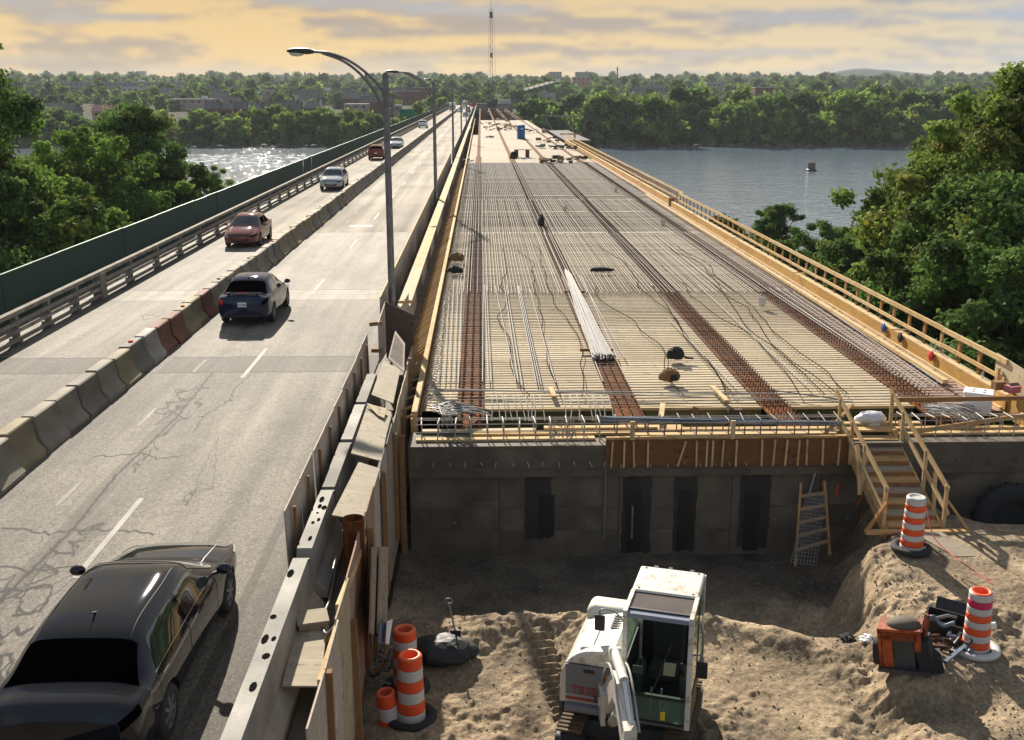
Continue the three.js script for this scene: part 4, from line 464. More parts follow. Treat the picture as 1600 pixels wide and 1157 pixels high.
// ---------------------------------------------------------------- timber stairs
{ const t = thing('timber_stairs', 'rough timber stairs with handrails from the dirt up to the deck', 'stairs');
  const A = V(8.72, 0.02, -22.35), B = V(8.9, -1.24, -19.85), n = 9, W = 0.56, at = (u, s, y = 0) => A.clone().lerp(B, u).add(V(s, y, 0)), r = rng(6);
  for (const s of [-1, 1]) part(t, 'stringer', mb().bar(at(-0.03, s * (W + 0.02), -0.1), at(1.02, s * (W + 0.02), -0.1), 0.045, 0.24), M.timberA);
  for (let k = 0; k < n; k++) { const c = at((k + 0.6) / n, 0, 0.02); part(t, 'tread', mb().box(c.x, c.y, c.z, W * 2, 0.045, 0.3, 0, (r() - 0.5) * 0.02, (r() - 0.5) * 0.02), k % 2 ? M.timberG : M.timberA); part(t, 'riser', mb().box(c.x, c.y - 0.09, c.z + 0.135, W * 2, 0.12, 0.02), M.timberD); }
  part(t, 'landing', mb().box(8.7, 0.07, -22.6, 1.4, 0.05, 0.5), M.timber); part(t, 'landing_board', mb().box(8.95, 0.13, -22.75, 2.2, 0.04, 0.14), M.timberB);
  const post = (a, b, w = 0.075) => part(t, 'post', mb().bar(a, b, w, 0.05), r() < 0.5 ? M.timber : M.timberB);
  for (const s of [-1, 1]) {
    const e = s * (W + 0.07); part(t, 'handrail', mb().bar(at(-0.17, e, 0.66), at(0.99, e, 0.84), 0.05, 0.1), M.timber); part(t, 'mid_rail', mb().bar(at(0.02, e + 0.03 * s, 0.32), at(1, e + 0.03 * s, 0.32), 0.045, 0.1), M.timberB);
    for (const u of s < 0 ? [-0.05, 0.24, 0.52, 0.97] : [-0.12, 0.12, 0.58, 0.97]) post(at(u, e, -0.22), at(u - 0.01, e, 0.72 + 0.16 * u));
    const f = at(1.0, e, 0.62); part(t, 'brace', mb().bar(f, V(f.x + s * 0.42, -1.2, -19.72), 0.07, 0.045), s < 0 ? M.timberO : M.timberA); }
  post(at(0.55, -W - 0.14, -0.25), at(0.42, -W - 0.14, 0.62)); post(at(0.74, W + 0.14, -0.3), at(0.7, W + 0.14, 0.6));
  part(t, 'foot_board', mb().box(8.88, -1.22, -19.68, 2.15, 0.06, 0.16), M.timberA); part(t, 'ramp_plank', plate([V(8.7, -1.2, -19.6), V(9.3, -1.2, -19.6), V(9.75, -1.3, -18.6), V(9.2, -1.3, -18.6)], 0.03), M.timberG);
  const q = thing('top_guard_rails', 'two rough timber rails running from the stair top to the right', 'guard rail'); part(q, 'rail', mb().bar(zp(1393, 625, -22.7), zp(1640, 622, -22.7), 0.05, 0.1), M.timberD); part(q, 'rail', mb().bar(zp(1430, 675, -22.1), zp(1625, 646, -22.6), 0.05, 0.1), M.timberA); part(q, 'rail_post', mb().box(zp(1615, 640, -22.6).x, 0.3, -22.6, 0.1, 1.0, 0.1), M.timberD);
  const p = thing('stair_prop', 'single slanted timber prop left of the stair top', 'timber'); part(p, 'prop', mb().bar(zp(1333, 632, -22.8), zp(1290, 678, -22.1), 0.06, 0.05), M.timberA);
  for (const [a, b, lb] of [[[1113, 604], [1136, 627], 'short pale timber offcut lying across the bars at the deck front'], [[860, 606], [866, 620], 'short pale timber offcut on the bars near the first girder'], [[1036, 632], [1032, 660], 'short upright dark timber at the deck front']]) { const o = thing('timber_offcut', lb, 'timber'); part(o, 'offcut', mb().bar(gp(...a, 0.13), gp(...b, 0.13), 0.12, 0.06), M.timberB); part(o, 'end_grain', mb().bar(gp(...b, 0.13), gp(b[0], b[1] + 0.6, 0.13), 0.118, 0.058), M.timberA); }
  const wr = thing('white_rod_pair', 'thin grey rods lying crosswise over the deck front', 'rods'); part(wr, 'rod', mb().cyl(gp(668, 610, 0.14), gp(1240, 616, 0.14), 0.022, 0.022, 6), M.bar); part(wr, 'rod', mb().cyl(gp(700, 608, 0.14), gp(1330, 628, 0.12), 0.015, 0.015, 6), M.bar); part(wr, 'rod', mb().cyl(gp(1200, 609, 0.13), gp(1310, 624, 0.13), 0.018, 0.018, 6), M.barDark);
}
// ---------------------------------------------------------------- ladder with mesh, tyre ring
{ const t = thing('timber_ladder', 'short timber ladder with a sheet of wire mesh leaning on the dark wall', 'ladder', [0, 0, 0]), a = zp(1252, 755, -21.85), b = zp(1288, 752, -21.85), c = zp(1243, 885, -21.3), d = zp(1297, 868, -21.3);
  part(t, 'rail', mb().bar(a, c, 0.05, 0.07), M.timberA); part(t, 'rail', mb().bar(b, d, 0.05, 0.07), M.timberA); for (let k = 1; k < 6; k++) part(t, 'rung', mb().bar(a.clone().lerp(c, k / 6.2), b.clone().lerp(d, k / 6.2), 0.04, 0.06), M.timber);
  const m = thing('wire_mesh', 'bent sheet of silvery wire mesh hanging against the timber ladder', 'wire mesh'), P = (u, v) => zp(lerp(lerp(1262, 1236, v), lerp(1290, 1276, v), u), lerp(772, 880, v) + u * 4, lerp(-21.5, -20.9, v + 0.1 * Math.sin(u * 3))); const g = mb(); for (let k = 0; k <= 8; k++) g.tube([0, 0.25, 0.5, 0.75, 1].map((v) => P(k / 8, v)), 0.006, 4, false); for (let k = 0; k <= 18; k++) g.tube([0, 0.5, 1].map((u) => P(u, k / 18)), 0.006, 4, false); part(m, 'mesh_wires', g, M.barWhite);
  const w = solo('lean_pole', mb().cyl(zp(1274, 740, -21.7), zp(1264, 775, -21.4), 0.02, 0.02, 6), M.galv, 'thin grey pole leaning above the timber ladder', 'pole');
  const o = thing('big_tyre', 'big black tyre leaning in the shade against the wall on the right', 'tyre', [11.75, -1.75, -21.3]); o.rotation.x = -0.25; o.rotation.y = -0.15; part(o, 'tyre', new THREE.LatheGeometry([[0.45, -0.2], [0.68, -0.24], [0.84, -0.2], [0.87, -0.08], [0.87, 0.08], [0.84, 0.2], [0.68, 0.24], [0.45, 0.2], [0.42, 0], [0.45, -0.2]].map((q) => new THREE.Vector2(...q)), 48).rotateX(Math.PI / 2), M.rubber); const lug = mb(); for (let k = 0; k < 30; k++) { const an = k / 30 * 6.283; lug.box(Math.cos(an) * 0.87, Math.sin(an) * 0.87, k % 2 ? 0.09 : -0.09, 0.05, 0.1, 0.2, 0, 0, an); } part(o, 'tread_lugs', lug, M.rubber); part(o, 'hub_plate', mb().cyl(V(0, 0, -0.1), V(0, 0, -0.02), 0.44, 0.44, 32), M.black); }
// ---------------------------------------------------------------- channelising drums
function drum(label, p, s, bands, lid, base, tilt = 0) {
  const t = thing('traffic_drum', label, 'traffic drum', p, 0.6, undefined); t.scale.setScalar(s); t.rotation.z = tilt;
  const H = 1.12, n = bands.length, h = H / n; let k = 0;
  for (const b of bands) { const y = k * h, r0 = lerp(0.225, 0.185, k / n), r1 = lerp(0.225, 0.185, (k + 0.9) / n); part(t, b === 'c' ? 'crimson_band' : b === 'o' ? 'orange_band' : 'reflective_band', new THREE.LatheGeometry([[r0 - 0.02, y], [r0, y + 0.005], [r0, y + 0.02], [r1 + 0.004, y + h - 0.02], [r1, y + h - 0.004], [r1 - 0.02, y + h]].map((q) => new THREE.Vector2(...q)), 32), b === 'o' ? M.orange : b === 'c' ? (M.crimson ??= std([0.55, 0.015, 0.09], { roughness: 0.5 })) : M.reflect); k++; }
  if (lid === 'open') part(t, 'rim', new THREE.LatheGeometry([[0.17, 0.5], [0.11, 0.9], [0.12, H - 0.02], [0.125, H + 0.015], [0.16, H + 0.02], [0.183, H - 0.01]].map((q) => new THREE.Vector2(...q)), 32), M.orangeRim ??= std([0.85, 0.16, 0.06], { roughness: 0.5 })); else part(t, 'lid', new THREE.LatheGeometry([[0, H + 0.005], [0.13, H + 0.01], [0.135, H + 0.03], [0.175, H + 0.03], [0.187, H]].map((q) => new THREE.Vector2(...q)), 32), lid === 'orange' ? M.orange : M.reflect);
  part(t, 'weight_ring', new THREE.TorusGeometry(0.33, 0.075, 12, 40).rotateX(Math.PI / 2).scale(1, 0.75, 1).translate(0, 0.06, 0), base); part(t, 'foot', mb().cyl(V(0, 0, 0), V(0, 0.05, 0), 0.3, 0.26, 28), M.rubber); return t; }
const onDirt = (px, py, h) => { let q = gp(px, py, h); for (let k = 0; k < 12; k++) q = gp(px, py, digY(q.x, q.z)); return q; };
{ let q = onDirt(1424, 860, -1.25); drum('orange and silver drum with a white top standing at the foot of the stairs', [q.x, q.y, q.z], 0.98, ['w', 'o', 'w', 'o', 'w', 'o', 'w', 'o', 'w'], 'white', M.rubber);
  q = onDirt(1524, 1018, -1.6); drum('orange drum with an open orange rim on a pale ring, beside the orange tamper', [q.x, q.y, q.z], 0.98, ['w', 'o', 'w', 'o', 'w', 'o', 'w', 'c', 'w'], 'open', M.reflect, 0.03);
  q = gp(632, 984, -1.1); drum('farther of two orange drums with open tops beside the retaining boards', [q.x, -2.22, q.z], 1.0, ['o', 'w', 'o', 'w', 'o', 'w', 'o'], 'open', M.rubber);
  q = gp(640, 1024, -1.05); drum('nearer orange drum with an open top, overlapping the one behind', [q.x, -2.2, q.z], 1.02, ['w', 'o', 'w', 'o', 'w', 'o'], 'open', M.rubber);
  q = gp(614, 1034, -1.2); drum('half hidden small drum tilted behind the two orange ones', [q.x - 0.05, -2.55, q.z + 0.1], 0.8, ['w', 'o', 'w', 'o'], 'open', M.rubber, 0.1);
  const a = onDirt(1434, 845, -1.3), b = onDirt(1508, 918, -1.4); solo('slung_rope', mb().tube(spline([a.clone().add(V(0.1, 0.75, 0)), a.clone().lerp(b, 0.3).add(V(0, 0.4, 0)), a.clone().lerp(b, 0.6).add(V(0, 0.35, 0)), b.clone().add(V(0.05, 0.5, 0.9))], 20), 0.012, 6), std([0.5, 0.1, 0.1]), 'red rope slung between the two drums by the stairs', 'rope');
}
{ // black sack, shovel, hose by the drums
  const r = rng(4), q = onDirt(690, 1026, -2.1), g = new THREE.IcosahedronGeometry(1, 5), p = g.attributes.position; for (let i = 0; i < p.count; i++) { const x = p.getX(i), y = p.getY(i), z = p.getZ(i), k = 0.8 + 0.55 * (fbm(x * 1.7 + 30, y * 1.7 + z * 2.1 + 30, 512, 4, 8)); p.setXYZ(i, x * k * 0.62, Math.max(-0.12, y * k * 0.26), z * k * 0.4); } g.computeVertexNormals(); const o = solo('black_sack', g, std([0.012, 0.012, 0.013], { roughness: 0.6 }), 'crumpled shiny black plastic sack on the ground beside the drums', 'sack'); o.position.set(q.x, q.y + 0.1, q.z);
  const s = thing('shovel', 'shovel standing stuck in the dirt behind the black sack', 'shovel'), a = onDirt(712, 1002, -2.1), b = zp(701, 943, a.z - 0.1); part(s, 'shaft', mb().cyl(a.clone().add(V(0, 0.15, 0)), b, 0.018, 0.016, 8), M.timberG); part(s, 'grip', mb().tube(spline([b.clone().add(V(-0.06, 0.0, 0)), b.clone().add(V(-0.05, 0.08, 0)), b.clone().add(V(0.05, 0.08, 0)), b.clone().add(V(0.06, 0, 0)), b], 14), 0.012, 6), M.galv); part(s, 'blade', plate([a.clone().add(V(-0.1, 0.22, 0)), a.clone().add(V(0.1, 0.22, 0.02)), a.clone().add(V(0.08, -0.06, 0.05)), a.clone().add(V(-0.08, -0.06, 0.03))], 0.01), M.steelD);
  const h = [onDirt(668, 1018, -2), onDirt(684, 1036, -2), onDirt(705, 1046, -2), onDirt(712, 1034, -2), onDirt(700, 1028, -2), onDirt(690, 1034, -2), onDirt(722, 1030, -2), onDirt(735, 1038, -2)].map((v) => v.add(V(0, 0.05, 0))); solo('air_hose', mb().tube(spline(h, 60), 0.016, 6), std([0.45, 0.4, 0.3]), 'thin pale hose coiled on the dirt in front of the black sack', 'hose');
  const bs = thing('scrap_pile', 'dark pile of scrap wire and plastic between the drums and the boards', 'scrap'); for (let k = 0; k < 26; k++) { const c = gp(575 + r() * 34, 1020 + r() * 44, -2.0); part(bs, 'scrap', mb().bar(c, c.clone().add(V((r() - 0.5) * 0.6, r() * 0.35, (r() - 0.5) * 0.5)), 0.02 + r() * 0.04, 0.02), [M.steelD, M.black, M.barBlue, M.timberD, M.galv][Math.floor(r() * 5)]); }
  const pb = thing('blue_plastic_bag', 'blue and white plastic sheeting hung on the retaining boards', 'plastic'); part(pb, 'sheeting', plate([xp(592, 975, -1.62), xp(608, 972, -1.55), xp(603, 1010, -1.55), xp(590, 1005, -1.62)], 0.02), M.barBlue); part(pb, 'fold', plate([xp(604, 972, -1.52), xp(612, 968, -1.5), xp(606, 1008, -1.5), xp(602, 1006, -1.52)], 0.015), M.white); }
{ // orange tamper lying on its side and open black tool case
  const q = onDirt(1412, 1040, -1.4), t = thing('orange_tamper', 'worn orange tamping machine lying on its side at the lower right', 'tamper', [q.x, q.y, q.z], -0.5); t.rotation.z = 0.16;
  const shell = mb(), w = 0.66, h = 0.7, d = 0.46, th = 0.05; // open fronted shroud
  shell.box(0, h, 0, w, th, d).box(-w / 2 + th / 2, h / 2, 0, th, h, d).box(0, h / 2, -d / 2 + 0.02, w - 0.1, h - 0.06, 0.04).box(0, h - 0.1, d / 2 - 0.02, w - 0.12, 0.13, 0.04).box(-w / 2 + 0.14, h / 2 - 0.03, d / 2 - 0.02, 0.16, h - 0.1, 0.04).box(w / 2 - 0.05, h - 0.18, d / 2 - 0.03, 0.1, 0.3, 0.06);
  part(t, 'shroud', shell, M.rustO ??= std([1, 0.42, 0.14], { map: T.rust, roughness: 0.7 })); part(t, 'rubber_skirt', mb().box(0.36, 0.26, 0.02, 0.22, 0.52, 0.4, 0, 0, 0.16).box(0.5, 0.12, 0.0, 0.2, 0.26, 0.36, 0, 0.2, 0.1), M.rubber); part(t, 'front_panel', mb().box(0.02, 0.28, d / 2 - 0.06, 0.4, 0.5, 0.03, -0.12), M.steelD); part(t, 'base_plate', mb().box(0.05, 0.03, 0.02, 0.8, 0.06, 0.56), M.steelD); part(t, 'inner_drum', mb().cyl(V(-0.2, 0.26, -0.1), V(0.2, 0.26, -0.1), 0.2, 0.2, 20), M.steelD); const dome = new THREE.SphereGeometry(1, 20, 12).scale(0.27, 0.13, 0.2).translate(0.05, h + 0.02, 0); part(t, 'cover_dome', dome, M.concD); part(t, 'side_wheel', mb().cyl(V(-w / 2 - 0.1, 0.22, 0), V(-w / 2 - 0.01, 0.22, 0), 0.22, 0.22, 22), M.rubber); part(t, 'bracket', mb().bar(V(0.36, 0.55, 0), V(0.42, 0.9, -0.05), 0.08, 0.05), M.rustO); part(t, 'control_lever', mb().tube(spline([V(0.4, 0.8, -0.05), V(0.5, 0.85, -0.1), V(0.62, 0.7, -0.1), V(0.8, 0.72, -0.2)], 14), 0.03, 8), M.barBlue);
  const a = onDirt(1476, 1046, -1.5).add(V(0, 0.12, 0)), b = onDirt(1545, 1008, -1.5).add(V(0, 0.35, 0)), hd = thing('tamper_handle', 'long pale tool handle lying between the orange tamper and the drum', 'handle'); part(hd, 'handle_bar', mb().bar(a, b, 0.06, 0.05), M.barBlue); part(hd, 'handle_head', mb().cyl(b.clone().add(V(-0.06, 0, 0)), b.clone().add(V(0.08, 0.02, 0)), 0.05, 0.05, 12), M.white); part(hd, 'grip', mb().bar(a.clone().lerp(b, 0.45).add(V(0, 0.03, 0)), a.clone().lerp(b, 0.75).add(V(0, 0.03, 0)), 0.07, 0.05), M.black);
  const c0 = onDirt(1478, 985, -1.4), c = thing('tool_case', 'open black plastic tool case on the dirt behind the tamper', 'tool case', [c0.x, c0.y, c0.z], -0.5); c.rotation.z = -0.08;
  part(c, 'tray', mb().box(0, 0.03, 0, 0.72, 0.05, 0.5).box(0, 0.13, 0.24, 0.72, 0.22, 0.03).box(0, 0.13, -0.24, 0.72, 0.22, 0.03).box(-0.345, 0.13, 0, 0.03, 0.22, 0.45).box(0.345, 0.13, 0, 0.03, 0.22, 0.45), M.black); for (const x of [-0.12, 0.12]) part(c, 'divider', mb().box(x, 0.11, 0, 0.02, 0.14, 0.45), M.black); part(c, 'case_tool', mb().tube([V(-0.2, 0.2, 0.1), V(0.0, 0.25, -0.05), V(0.12, 0.22, -0.12)], 0.035, 8), M.steel); part(c, 'case_lid', mb().box(0.1, 0.22, -0.42, 0.68, 0.03, 0.34, 0.55), M.black);
  for (const [px, py, lb] of [[1480, 1015, 'tangle of dark fittings and purple cable between case and tamper']]) { const e = thing('fittings_heap', lb, 'fittings'), r = rng(9), s = onDirt(px, py, -1.5); for (let k = 0; k < 18; k++) { const f = s.clone().add(V((r() - 0.5) * 0.6, 0.04 + r() * 0.12, (r() - 0.5) * 0.5)); part(e, 'fitting', mb().cyl(f, f.clone().add(V((r() - 0.5) * 0.3, (r() - 0.3) * 0.1, (r() - 0.5) * 0.3)), 0.03 + r() * 0.03, 0.03, 8), [M.black, M.barBlue, M.steelD, M.rustD][Math.floor(r() * 4)]); } }
  for (const [px, py, s, lb, i] of [[1355, 1002, 0.12, 'crumpled white paper on the dirt left of the orange tamper', 0], [1325, 1003, 0.14, 'dark lump of rag on the dirt left of the white paper', 1]]) { const e = onDirt(px, py, -1.7), g = new THREE.IcosahedronGeometry(s, 3), p = g.attributes.position; for (let k = 0; k < p.count; k++) { const f = 0.7 + 0.6 * hash(Math.round(p.getX(k) * 90), Math.round(p.getY(k) * 90 + p.getZ(k) * 50), 5); p.setXYZ(k, p.getX(k) * f, p.getY(k) * f * 0.6, p.getZ(k) * f); } g.computeVertexNormals(); const o = solo(i ? 'dark_rag' : 'paper_scrap', g, i ? M.blackCloth : M.white, lb, i ? 'rag' : 'paper'); o.position.copy(e).add(V(0, 0.04, 0)); }
}
// ---------------------------------------------------------------- cars
const SEDAN = [[-2.25, 0.5, 0.34, 0.56, 0.6, 0.4], [-2.16, 0.76, 0.24, 0.64, 0.7, 0.6], [-1.8, 0.86, 0.2, 0.7, 0.82, 0.68], [-1.3, 0.89, 0.19, 0.8, 0.92, 0.72], [-1.02, 0.895, 0.19, 0.86, 0.98, 0.73], [-0.28, 0.9, 0.19, 0.9, 1.38, 0.6], [0.32, 0.9, 0.19, 0.91, 1.45, 0.61], [1.02, 0.9, 0.19, 0.92, 1.41, 0.59], [1.6, 0.89, 0.21, 0.94, 1.1, 0.66], [1.76, 0.885, 0.22, 0.95, 1.03, 0.7], [2.12, 0.83, 0.25, 0.92, 1.0, 0.68], [2.25, 0.66, 0.34, 0.8, 0.86, 0.5]];
const SUV = [[-2.2, 0.5, 0.42, 0.68, 0.74, 0.42], [-2.1, 0.78, 0.3, 0.78, 0.86, 0.62], [-1.75, 0.88, 0.26, 0.86, 0.98, 0.7], [-1.25, 0.91, 0.25, 0.95, 1.07, 0.74], [-0.95, 0.915, 0.25, 1.0, 1.12, 0.75], [-0.25, 0.92, 0.25, 1.03, 1.58, 0.64], [0.4, 0.92, 0.25, 1.05, 1.66, 0.65], [1.2, 0.92, 0.25, 1.07, 1.64, 0.64], [1.75, 0.91, 0.27, 1.09, 1.54, 0.64], [2.0, 0.9, 0.3, 1.09, 1.22, 0.68], [2.12, 0.85, 0.32, 0.98, 1.06, 0.66], [2.2, 0.7, 0.42, 0.84, 0.9, 0.5]];
function carBody(st) {
  const cr = (a, b, c, d, t) => 0.5 * (2 * b + (c - a) * t + (2 * a - 5 * b + 4 * c - d) * t * t + (3 * b - a - 3 * c + d) * t * t * t), n = st.length - 1;
  const stn = (u) => { const i = clamp(Math.floor(u), 0, n - 1), t = u - i, g = (k) => st[clamp(k, 0, n)]; return [0, 1, 2, 3, 4, 5].map((j) => cr(g(i - 1)[j], g(i)[j], g(i + 1)[j], g(i + 2)[j], t)); };
  const P = (u, v) => { // v 0 (under centre) .. 8 (roof centre), 16 - v for the other side
    const s = v > 8 ? -1 : 1; if (v > 8) v = 16 - v; const [z, hw, yb, yl, yt, ht] = stn(u);
    const c = [[0, yb], [hw * 0.82, yb], [hw * 0.965, yb + 0.07], [hw, lerp(yb, yl, 0.5)], [hw * 0.992, yl - 0.05], [hw * 0.95, yl + 0.02], [ht + 0.01, yt - 0.055], [ht * 0.72, yt - 0.008], [0, yt]];
    const g = (k) => k < 0 ? [-c[1][0], c[1][1]] : k > 8 ? [-c[7][0], c[7][1]] : c[k]; const i = Math.round(v), t = v - i + 0.5, a = g(i - 1), b = g(i), d = g(i + 1), w = [(1 - t) * (1 - t) / 2, 0.5 + t - t * t, t * t / 2];
    return V(s * (a[0] * w[0] + b[0] * w[1] + d[0] * w[2]), a[1] * w[0] + b[1] * w[1] + d[1] * w[2], z); };
  const N = (u, v) => { const e = 0.02, a = P(Math.min(u + e, n), v).sub(P(Math.max(u - e, 0), v)), b = P(u, v + e).sub(P(u, v - e)); return b.cross(a).normalize(); };
  return { P, N, n };
}
const gridGeo = (nu, nv, f) => { const p = [], nn = [], uv = [], ix = []; for (let i = 0; i <= nu; i++) for (let j = 0; j <= nv; j++) { const [q, m] = f(i / nu, j / nv); p.push(q.x, q.y, q.z); nn.push(m.x, m.y, m.z); uv.push(i / nu, j / nv); } for (let i = 0; i < nu; i++) for (let j = 0; j < nv; j++) { const a = i * (nv + 1) + j, b = a + nv + 1; ix.push(a, a + 1, b, b, a + 1, b + 1); } const g = new THREE.BufferGeometry(); g.setAttribute('position', new THREE.Float32BufferAttribute(p, 3)); g.setAttribute('normal', new THREE.Float32BufferAttribute(nn, 3)); g.setAttribute('uv', new THREE.Float32BufferAttribute(uv, 2)); g.setIndex(ix); return g; };
const ev = new Evaluator(); ev.useGroups = true;
const wheelParts = (() => {
  const tyre = new THREE.LatheGeometry([[0.2, -0.1], [0.285, -0.105], [0.31, -0.07], [0.315, 0], [0.31, 0.07], [0.285, 0.105], [0.2, 0.1]].map((q) => new THREE.Vector2(...q)), 28).rotateZ(Math.PI / 2); const rim = mb(); rim.cyl(V(0.03, 0, 0), V(0.07, 0, 0), 0.21, 0.215, 24); const sp = mb(); for (let k = 0; k < 7; k++) { const a = k / 7 * 6.283; sp.bar(V(0.085, Math.cos(a) * 0.04, Math.sin(a) * 0.04), V(0.078, Math.cos(a) * 0.205, Math.sin(a) * 0.205), 0.045, 0.03, V(1, 0, 0)); } sp.cyl(V(0.07, 0, 0), V(0.1, 0, 0), 0.05, 0.045, 12); sp.add(new THREE.TorusGeometry(0.205, 0.014, 6, 28).rotateY(Math.PI / 2).translate(0.08, 0, 0));
  return { tyre, rim: rim.geo(), sp: sp.geo() }; })();
function makeCar(name, label, cat, st, paint, o = {}) {
  const t = thing(name, label, cat), B = carBody(st), L = B.n, suv = st === SUV;
  // closed shell, arches cut out
  const nu = 66, nv = 64, f = (a, b) => { const u = a * L, v = b * 16; return [B.P(u, v), B.N(u, v)]; };
  let shell = mb().add(gridGeo(nu, nv, f)); for (const e of [0, 1]) { const ring = []; for (let j = 0; j < nv; j++) ring.push(B.P(e * L, j / nv * 16)); const c = ring.reduce((a, q) => a.add(q), V(0, 0, 0)).divideScalar(nv).add(V(0, 0, e ? 0.03 : -0.03)); for (let j = 0; j < nv; j++) { const a = ring[j], b = ring[(j + 1) % nv]; e ? shell.tri(c, a, b) : shell.tri(c, b, a); } }
  shell = shell.geo(); const wz = suv ? [-1.3, 1.32] : [-1.34, 1.36], wr = suv ? 0.35 : 0.315, hw = st[5][1];
  let brush = new Brush(shell, paint); brush.updateMatrixWorld();
  for (const z of wz) for (const s of [-1, 1]) { const c = new Brush(new THREE.CylinderGeometry(wr + 0.06, wr + 0.06, 0.3, 28).rotateZ(Math.PI / 2), M.black); c.position.set(s * (hw - 0.09), wr, z); c.updateMatrixWorld(); brush = ev.evaluate(brush, c, SUBTRACTION); brush.updateMatrixWorld(); }
  const body = new THREE.Mesh(brush.geometry, [].concat(brush.material)); body.name = 'body'; body.castShadow = body.receiveShadow = true; t.add(body); t.userData.paintIndex = 0;
  const patch = (nm, c, mat, off = 0.006, du = 16, dv = 10, par = t) => part(par, nm, gridGeo(du, dv, (a, b) => { const u = lerp(lerp(c[0][0], c[1][0], a), lerp(c[3][0], c[2][0], a), b), v = lerp(lerp(c[0][1], c[1][1], a), lerp(c[3][1], c[2][1], a), b), n = B.N(u, v); return [B.P(u, v).addScaledVector(n, off), n]; }), mat);
  const both = (nm, c, mat, off, du, dv) => { patch(nm, c, mat, off, du, dv); patch(nm, c.map(([u, v]) => [u, 16 - v]), mat, off, du, dv); };
  const q = suv ? { ws: [4.05, 4.85], rw: [8.05, 8.9], s1: [4.35, 6.05, 5.25, 6.0], s2: [6.2, 7.65, 6.2, 7.5], s3: [7.75, 8.5, 7.62, 8.05] } : { ws: [4.08, 4.93], rw: [7.25, 8.42], s1: [4.4, 6.05, 5.1, 6.0], s2: [6.18, 7.35, 6.15, 7.08], s3: null };
  patch('windscreen', [[q.ws[0], 5.55], [q.ws[1], 5.95], [q.ws[1], 10.05], [q.ws[0], 10.45]], M.glass, 0.006, 14, 24); patch('rear_window', [[q.rw[1], 5.6], [q.rw[0], 6.05], [q.rw[0], 9.95], [q.rw[1], 10.4]], M.glass, 0.006, 14, 24);
  for (const s of [q.s1, q.s2, q.s3]) if (s) both('side_window', [[s[0], 5.02], [s[1], 5.02], [s[3], 5.82], [s[2], 5.82]], M.glass, 0.005, 18, 8);
  both('window_trim', [[q.s1[0] - 0.1, 4.95], [q.s2[1] + 0.15, 4.95], [q.s2[1] + 0.15, 5.0], [q.s1[0] - 0.1, 5.0]], o.trim ?? M.black, 0.007, 26, 2);
  for (const u of [4.42, 6.11, suv ? 7.7 : 7.5]) both('door_seam', [[u, 2.6], [u + 0.02, 2.6], [u + 0.02, 4.9], [u, 4.9]], M.black, 0.0025, 1, 12);
  both('hood_seam', [[1.5, 6.6], [4.0, 6.75], [4.0, 6.79], [1.5, 6.64]], M.black, 0.0025, 20, 1);
  for (const u of [5.75, suv ? 7.35 : 7.2]) both('door_handle', [[u - 0.17, 4.35], [u + 0.12, 4.35], [u + 0.12, 4.45], [u - 0.17, 4.45]], o.trim ?? paint, 0.02, 3, 2);
  const e = L; both('tail_lamp', suv ? [[e - 1.4, 4.1], [e - 2.3, 4.3], [e - 2.3, 5.1], [e - 1.4, 5.2]] : [[e - 0.1, 3.7], [e - 1.25, 3.9], [e - 1.25, 4.8], [e - 0.1, 4.9]], M.lampRed, 0.008, 8, 6); both('headlight', [[0.35, 3.9], [1.8, 4.1], [1.9, 4.8], [0.35, 5.0]], M.lampClear, 0.008, 8, 6);
  patch('grille', [[0.12, 4.2], [0.6, 4.4], [0.6, 11.6], [0.12, 11.8]], M.black, 0.008, 4, 14);
  const zr = st[L][0], zf = st[0][0], yb = st[L][2]; part(t, 'lower_grille', mb().box(0, yb + 0.06, zf + 0.03, 0.9, 0.14, 0.08), M.black); if (!o.noPlate) part(t, 'number_plate', mb().box(0, st[L][3] - 0.06, zr + 0.045, 0.3, 0.15, 0.012), M.white); part(t, 'bumper_strip', mb().box(0, yb + 0.03, zr + 0.0, 1.1, 0.1, 0.09), M.black);
  if (o.badge) part(t, 'badge', mb().add(new THREE.TorusGeometry(0.045, 0.01, 6, 18).scale(1.5, 1, 1).translate(0, st[L][4] - 0.03, zr - 0.02)), M.chrome);
  if (o.spoiler) { part(t, 'spoiler', mb().add(new RoundedBoxGeometry(1.16, 0.035, 0.2, 2, 0.015).translate(0, st[10][4] + 0.065, 2.02)).box(-0.48, st[10][4] + 0.04, 2.02, 0.05, 0.12, 0.12).box(0.48, st[10][4] + 0.04, 2.02, 0.05, 0.12, 0.12), paint); part(t, 'stop_lamp', mb().box(0, st[10][4] + 0.1, 2.125, 0.4, 0.02, 0.01), M.lampRed); }
  if (o.lettering) part(t, 'plate_lettering', o.lettering, M.blue);
  for (const s of [-1, 1]) { const m = part(t, 'mirror', new THREE.SphereGeometry(1, 16, 10).scale(0.11, 0.075, 0.07).translate(s * (hw + 0.1), st[4][4] + 0.03, st[4][0] + 0.25), paint); part(m, 'mirror_arm', mb().bar(V(s * (hw - 0.06), st[4][4] - 0.05, st[4][0] + 0.24), V(s * (hw + 0.06), st[4][4], st[4][0] + 0.25), 0.05, 0.04), M.black); }
  part(t, 'antenna', mb().cyl(V(0, st[7][4] - 0.01, suv ? 1.4 : 0.98), V(0, st[7][4] + 0.09, suv ? 1.5 : 1.16), 0.016, 0.008, 6), M.black);
  for (const u of [0, 1]) both('roof_seam', [[5.3, 6.42], [7.2, 6.42], [7.2, 6.45], [5.3, 6.45]], M.black, 0.0015 + u * 0.001, 20, 1);
